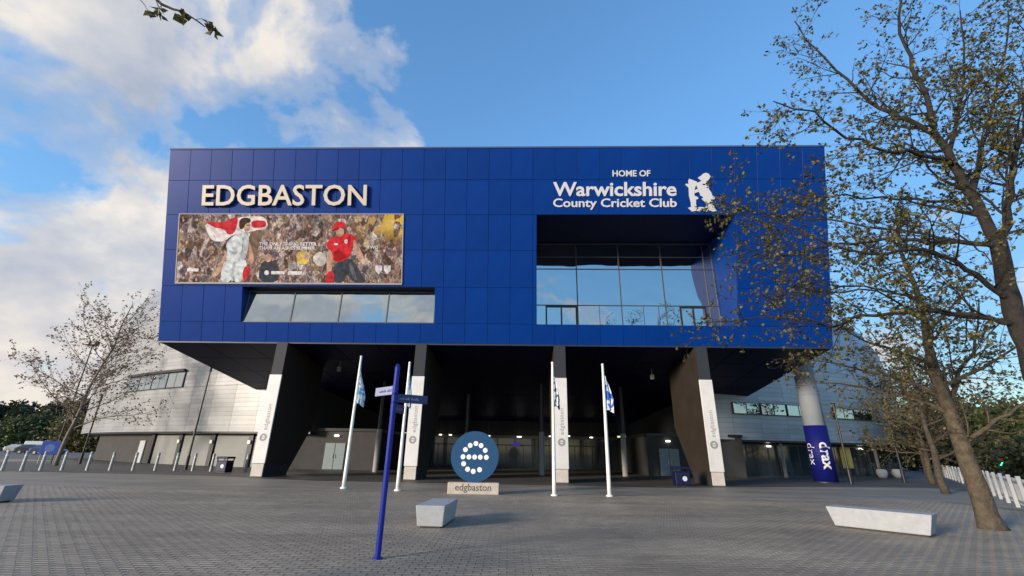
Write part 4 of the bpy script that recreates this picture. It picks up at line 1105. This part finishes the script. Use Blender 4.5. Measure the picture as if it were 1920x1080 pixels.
# --- the leaning tree by the bench
T = Tree(23); T.leafspec = ((2, 5), .080)
tr = [(12.1, 12.43, -.05), (12.05, 12.4, .88), (11.98, 12.4, 1.9), (11.95, 12.4, 2.79), (11.97, 12.5, 3.66), (12.03, 12.5, 4.5), (12.2, 12.6, 5.48), (12.26, 12.6, 6.49), (12.31, 12.7, 7.79), (12.62, 12.8, 9.2)]
q = T.smooth(tr, 4, .012); n_ = len(q); T.w.tube(q, [(.25 + (.03 - .25) * (i / (n_ - 1)) ** .8) * (1.28 if i == 0 else 1.1 if i == 1 else 1) for i in range(n_)], 14)
SPB = [(3.6, .06, .6, 1.7, .85, .03, .18), (5.0, .10, .3, .85, .8, .03, .2), (5.0, .1, .15, .4, .8, .02, .25)]
T.grow(q[12:], .14, .03, 0, SPB)
for pts, a, b in [
 ([(11.99, 12.4, 1.93), (12.51, 12.1, 2.44), (12.98, 11.9, 2.77), (13.6, 11.7, 3.16), (14.3, 11.6, 3.5)], .07, .015),
 ([(11.94, 12.4, 2.75), (11.33, 12.6, 3.15), (10.6, 12.9, 3.4), (9.8, 13.2, 3.65), (9.0, 13.4, 3.7)], .07, .012),
 ([(11.93, 12.4, 2.9), (12.98, 12.8, 3.95), (13.99, 13.0, 4.96), (14.66, 13.1, 6.37)], .085, .015),
 ([(11.99, 12.5, 4.04), (10.92, 12.2, 4.41), (9.79, 12.0, 4.65), (8.89, 11.8, 5.19)], .06, .012),
 ([(12.13, 12.55, 5.1), (13.42, 12.7, 6.04), (14.48, 12.8, 6.97)], .05, .012),
 ([(11.96, 12.45, 3.5), (13.01, 12.2, 4.0), (14.25, 12.0, 4.73), (15.2, 11.8, 5.2)], .06, .012),
 ([(11.96, 12.45, 3.3), (11.2, 13.2, 3.9), (10.4, 14.0, 4.4), (9.8, 14.8, 4.7)], .06, .012),
 ([(11.96, 12.4, 2.5), (12.6, 13.3, 3.0), (13.5, 14.2, 3.4), (14.4, 15.0, 3.6)], .055, .012)]:
    q = T.smooth(pts, 3, .02); T.limb(q, a, b, 8); T.grow(q, a, b, 0, SPB)
T.build('street_tree', 'slender street tree with ochre trunk standing beside the long granite bench', M_BARK, M_LEAF2, 'street trees by the road', base=(12.1, 12.43, 0))

# --- generic young street tree
def auto_tree(seed, base, h, spread, nl, spec, leafspec, r0, clear=.28, lean=(0, 0)):
    T = Tree(seed); T.leafspec = leafspec; b = Vector(base); r = T.r
    n = 7; pts = [b + Vector((lean[0] * (k / n) ** 1.4 + r.gauss(0, .06) * (k > 0), lean[1] * (k / n) + r.gauss(0, .06) * (k > 0), -.05 + (h * .88 + .05) * k / n)) for k in range(n + 1)]
    q = T.smooth(pts, 3, .01); T.limb(q, r0, .03, 10)
    T.grow(q[len(q) // 2:], r0 * .4, .03, 1, spec)
    for k in range(nl):
        f = clear + (.80 - clear) * (k + r.random() * .6) / nl
        t = f * (len(q) - 1); i = min(int(t), len(q) - 2); p = q[i].lerp(q[i + 1], t - i)
        a = k * 2.399 + r.uniform(-.4, .4); el = R(12 + 45 * f + r.uniform(-8, 10))
        d = Vector((math.cos(a) * math.cos(el), math.sin(a) * math.cos(el), math.sin(el)))
        ln = spread * r.uniform(.8, 1.2) * (1.12 - .55 * f)
        pp = T.path(p, d, ln, 6, .12, .05); ra = r0 * (1 - f * .8) * .42
        T.limb(pp, ra, .012, 7); T.grow(pp, ra, .012, 0, spec)
    return T
SPC = [(3.4, .08, .7, 1.9, .85, .03, .18), (5.6, .12, .35, .9, .8, .03, .2)]
auto_tree(31, (22.4, 24.8, 0), 8.2, 4.0, 13, SPC, ((3, 6), .12), .20, .22).build('street_tree', 'second street tree in the row, brownish young leaves, before the low stand', M_BARK, M_LEAF2, 'street trees by the road', base=(22.4, 24.8, 0))
auto_tree(37, (29.6, 33.6, 0), 8.6, 4.2, 13, SPC, ((3, 6), .14), .20, .20).build('street_tree', 'third street tree in the row, short trunk, at the corner of the low stand', M_BARK, M_LEAF2, 'street trees by the road', base=(29.6, 33.6, 0))
auto_tree(41, (38.5, 44.0, 0), 9.5, 4.6, 12, SPC, ((3, 6), .18), .22, .2).build('street_tree', 'farthest street tree of the row beside the white railing', M_BARK, M_LEAF2, 'street trees by the road', base=(38.5, 44.0, 0))
SPL = [(3.3, .10, .9, 2.3, .7, .08, .15), (5.2, .12, .5, 1.2, .65, .07, .2)]
auto_tree(53, (-36.4, 38.6, 0), 15.6, 5.4, 22, SPL, ((2, 4), .15), .17, .20, (1.6, .4)).build('bare_tree', 'tall bare tree with pinkish buds in front of the curved stand', M_BIRCH, M_LEAFP, base=(-36.4, 38.6, 0))
# --- tree beside the camera whose branch end hangs into the upper left
T = Tree(61); T.leafspec = ((5, 8), .10)
q = T.smooth([(-7.6, 2.6, -.05), (-7.55, 2.65, 1.5), (-7.5, 2.8, 3.2), (-7.35, 3.0, 5.0), (-7.2, 3.2, 7.0), (-7.0, 3.2, 9.5)], 4, .01); T.limb(q, .22, .05, 12)
lb = T.smooth([(-7.2, 3.15, 6.6), (-6.6, 3.7, 7.5), (-5.97, 4.2, 7.75), (-5.19, 4.2, 7.34), (-4.62, 4.15, 6.99), (-4.18, 4.1, 6.73), (-3.86, 4.05, 6.47)], 4, .012); T.limb(lb, .05, .006, 7)
T.grow(lb[10:], .02, .005, 1, [None, (3.2, .1, .18, .5, .6, -.02, .2), (4.5, .2, .08, .2, .7, 0, .25)])
for a in (3.5, 4.0, 4.5, 5.0):
    p = q[14 + int(a)]; pp = T.path(p, Vector((math.cos(a), math.sin(a), .6)), 3.0, 6, .12, .05); T.limb(pp, .05, .012, 6); T.grow(pp, .05, .012, 0, SPC)
T.build('overhanging_tree', 'tree of which only a leafy branch tip hangs into open sky', M_BARKD, M_LEAF, base=(-7.6, 2.6, 0))

# --- dense background trees and hedge
def dense(name, label, base, w, h, leafm, seed, nleaf, size, group, trunk_h=1.5, cat='tree', flat=1.0):
    T = Tree(seed); r = T.r; b = Vector(base)
    T.limb([b + Vector((0, 0, -.05)), b + Vector((.1, 0, trunk_h)), b + Vector((0, .1, h * .7))], .25 * h / 8, .06, 8)
    blobs = []
    for k in range(16):
        a = r.uniform(0, 6.28); d_ = w * .5 * math.sqrt(r.random()) * .8; z = trunk_h * .7 + (h - trunk_h * .7) * r.uniform(.12, .84)
        k_ = 1 - .5 * abs(z / h - .45)
        blobs.append((b + Vector((math.cos(a) * d_ * k_, math.sin(a) * d_ * k_ * flat, z)), w * r.uniform(.15, .26)))
    for c, rad in blobs:
        T.limb([b + Vector((0, 0, trunk_h)), b.lerp(c, .6) + Vector((0, 0, trunk_h * .4)), c], .05 * h / 8, .02, 5)
    for _ in range(nleaf):
        c, rad = blobs[r.randrange(len(blobs))]
        v = Vector((r.gauss(0, 1), r.gauss(0, 1), r.gauss(0, 1))).normalized() * rad * (r.random() ** .33) * r.uniform(.8, 1.12)
        v.z *= .85
        T.leaf(c + v, size)
    return T.build(name, label, M_BARKD, leafm, group, cat, base)
GL = 'dark trees beyond the car park'
dense('background_tree', 'round dark green tree beyond the car park', (-132, 122, 0), 18, 12.5, M_LEAFD, 71, 7800, .85, GL)
dense('background_tree', 'dark reddish broad tree beyond the car park', (-116, 126, 0), 17, 14.5, leaf_mat('copper_leaf', (.030, .018, .012), (.055, .035, .02), .15), 72, 7800, .85, GL)
dense('background_bush', 'low green bush beyond the parked cars', (-131, 112, 0), 18, 7, M_LEAFG, 73, 6000, .7, GL, cat='bush')
dense('background_bush', 'wide olive bush beyond the parked cars', (-112, 114, 0), 20, 7, M_LEAFG, 74, 6600, .7, GL, cat='bush')
dense('background_bush', 'brownish bush behind the bare tree trunk', (-96, 108, 0), 16, 6.5, M_LEAF2, 75, 5400, .65, GL, cat='bush')
dense('background_bush', 'dark bush at the far edge of the car park', (-150, 112, 0), 18, 8, M_LEAFD, 76, 6600, .7, GL, cat='bush')
GR = 'trees and hedges across the road'
for k, (x, y, w, h, mt_, lab) in enumerate([
    (46, 44, 9, 6.5, M_LEAFG, 'green hedge tree across the road, first beyond the railing'),
    (58, 62, 13, 9.0, M_LEAF2, 'olive tree across the road behind the signal'),
    (72, 84, 16, 11, M_LEAFG, 'broad green tree far down the road'),
    (52, 80, 15, 9.5, M_LEAF2, 'brownish tree at the end of the low stand'),
    (66, 58, 14, 9.0, M_LEAFG, 'tall green tree across the road at the bend'),
    (41, 36, 7, 3.0, M_LEAFD, 'low dark hedge clump across the road near the railing'),
    (50, 52, 8, 3.2, M_LEAFD, 'low dark hedge clump beside the traffic signal'),
    (62, 73, 10, 4.0, M_LEAFD, 'dark hedge clump far down the road')]):
    dense('roadside_tree' if h > 5 else 'roadside_hedge', lab, (x, y, 0), w, h, mt_, 81 + k, 6000, .3 if h < 5 else .42, GR, trunk_h=.8 if h < 5 else 1.6, cat='tree' if h > 5 else 'hedge')
mb = MB(); mb.add([(31, -40, .0), (140, -40, .0), (140, 112, .0), (94, 112, .0)], [(0, 1, 2, 3)]); mb.build('verge', mat('grass_verge', (.045, .060, .022), .95, noise=.4, nscale=1.5), kind='structure')

# ================================================================== CARS, SIGNS AND SMALL THINGS
def car(x, y, rz, paint, label, van=False):
    o = thing('parked_van' if van else 'parked_car', label, 'van' if van else 'car', (x, y, 0), rz, 'vehicles in the car park')
    if van:
        L, W = 5.2, 1.95
        prof = [(-2.6, .35), (2.55, .35), (2.6, .75), (2.35, 1.05), (1.75, 1.2), (1.05, 2.05), (.8, 2.12), (-2.5, 2.12), (-2.6, 1.9)]
        win = [[(1.62, 1.25), (1.05, 1.95), (.35, 1.95), (.35, 1.25)]]
    else:
        L, W = 4.3, 1.78
        prof = [(-2.1, .30), (2.1, .30), (2.15, .62), (1.95, .82), (1.0, .95), (.35, 1.42), (-.3, 1.50), (-1.2, 1.46), (-1.85, 1.05), (-2.15, .95), (-2.18, .55)]
        win = [[(.85, .98), (.30, 1.36), (-.25, 1.42), (-.25, .98)], [(-.33, .98), (-.33, 1.42), (-1.15, 1.39), (-1.6, 1.02)]]
    bm = bmesh.new(); h = W / 2
    a = [bm.verts.new((p[0], -h + (.16 if p[1] > 1.1 else 0), p[1])) for p in prof]; b = [bm.verts.new((p[0], h - (.16 if p[1] > 1.1 else 0), p[1])) for p in prof]
    n = len(prof); bm.faces.new(a[::-1]); bm.faces.new(b)
    for i in range(n):
        bm.faces.new((a[i], a[(i + 1) % n], b[(i + 1) % n], b[i]))
    bmesh.ops.recalc_face_normals(bm, faces=bm.faces); bmesh.ops.bevel(bm, geom=bm.edges[:], offset=.05, segments=2, affect='EDGES', profile=.6)
    mb = MB(); mb.frombm(bm); mb.build('body', paint, o, smooth=False)
    for s in (-1, 1):
        for w in win:
            t = MB(); t.add([(p, s * (h - (.03 if q < 1.1 else .155) + .014), q) for p, q in w], [tuple(range(len(w))) if s < 0 else tuple(range(len(w)))[::-1]]); t.build('side_window', M_SHOP, o)
    fx_ = [(1.78, 1.22), (1.12, 1.98)] if van else [(.98, .99), (.40, 1.40)]
    t = MB(); t.add([(fx_[0][0] + .03, -h + .2, fx_[0][1]), (fx_[0][0] + .03, h - .2, fx_[0][1]), (fx_[1][0] + .03, h - .26, fx_[1][1]), (fx_[1][0] + .03, -h + .26, fx_[1][1])], [(0, 1, 2, 3)]); t.build('windscreen', M_SHOP, o)
    for sx_ in (-1, 1):
        for s in (-1, 1):
            wx = sx_ * L * .31
            t = MB(); t.cyl((wx, s * (h - .2), .31), (wx, s * (h + .01), .31), .32, .32, 20); ty = t.build('wheel', M_TYRE, o)
            t = MB(); t.cyl((wx, s * (h - .05), .31), (wx, s * (h + .022), .31), .2, .19, 16); t.build('rim', M_RIM, ty)
    for s in (-1, 1):
        t = MB(); t.bbox(L / 2 - .14, L / 2 - .0, s * .62 - .17, s * .62 + .17, .60, .74, .02); t.build('headlight', M_LIGHTW, o)
        t = MB(); t.bbox(-L / 2 - .03, -L / 2 + .08, s * .66 - .12, s * .66 + .12, .72, .92, .02); t.build('tail_light', M_LIGHTR, o)
P_W = mat('car_white', (.72, .73, .74), .25, coat=.6); P_S = mat('car_silver', (.38, .40, .42), .28, metal=.5, coat=.5); P_D = mat('car_dark', (.03, .035, .045), .25, coat=.6); P_B = mat('car_blue', (.03, .06, .16), .25, coat=.6)
car(-96, 97.5, R(20), P_W, 'white van parked in the far car park', True)
car(-92.5, 90, R(10), P_S, 'silver hatchback parked behind the bollards')
car(-105.5, 96, R(25), P_D, 'dark hatchback parked beside the white van')
car(-80, 80, R(14), P_D, 'black hatchback parked near the blue notice board')
car(-73.5, 76, R(10), P_B, 'dark blue hatchback parked behind the bare tree')
ps = thing('notice_board', 'blue parking notice board on two posts near the bollards', 'sign', (-40.6, 42.0, 0), R(25))
mb = MB(); mb.bbox(-.62, .62, -.03, .03, .75, 1.85, .01); mb.build('board', mat('notice_blue', (.04, .10, .42), .5, noise=.1), ps)
for s in (-1, 1):
    mb = MB(); mb.cyl((s * .5, .066, -.06), (s * .5, .066, 1.9), .035, .035, 10); mb.build('post', M_BOLL, ps)
mb = MB(); nR = 24
mb.add([(.34 * math.cos(6.2832 * k / nR), -.034, 1.28 + .34 * math.sin(6.2832 * k / nR)) for k in range(nR)], [tuple(range(nR))]); mb.build('roundel', mat('notice_pale', (.14, .22, .55), .5), ps)
tl = thing('traffic_signal', 'black traffic signal on a post with its green lamp lit', 'traffic light', (38.4, 37.0, 0), R(-40))
mb = MB(); mb.cyl((0, 0, -.06), (0, 0, 2.3), .06, .055, 12); mb.build('post', M_BLACK, tl)
mb = MB(); mb.bbox(-.20, .20, -.16, .12, 1.15, 2.15, .03); mb.build('housing', M_BLACK, tl)
for z, mt_ in ((1.98, mat('off_red', (.10, .01, .01), .3)), (1.68, mat('off_amber', (.10, .05, .01), .3)), (1.38, M_GREENL)):
    mb = MB(); mb.cyl((0, -.165, z), (0, -.20, z), .125, .11, 18); mb.build('lens', mt_, tl)
    mb = MB(); mb.tube([(.14 * math.cos(a), -.27, z + .14 * math.sin(a)) for a in [k * math.pi / 8 for k in range(9)]], [.015] * 9, 5); mb.build('visor', M_BLACK, tl)
mb = MB(); mb.bbox(-.34, .34, .125, .15, 1.0, 2.3, .01); mb.build('backing_board', M_BLACK, tl)
# two round white tubs outside the shop
for (th, lab) in ((25.6, 'white rounded tub outside the dark shopfront near the yellow poster'), (27.3, 'white rounded tub outside the dark shopfront near the far lamp post')):
    p = PM @ arc(R(th), RR + .4, 0)
    o = thing('round_tub', lab, 'tub', (p.x, p.y, 0), 0, 'white tubs outside the shop')
    mb = MB(); mb.tube([(0, 0, -.02), (0, 0, .1), (0, 0, .35), (0, 0, .62), (0, 0, .72)], [.24, .34, .42, .39, .34], 20); mb.build('bowl', M_WHITE, o, smooth=True)
    mb = MB(); mb.cyl((0, 0, .70), (0, 0, .735), .30, .30, 20); mb.build('soil', M_BED, o)
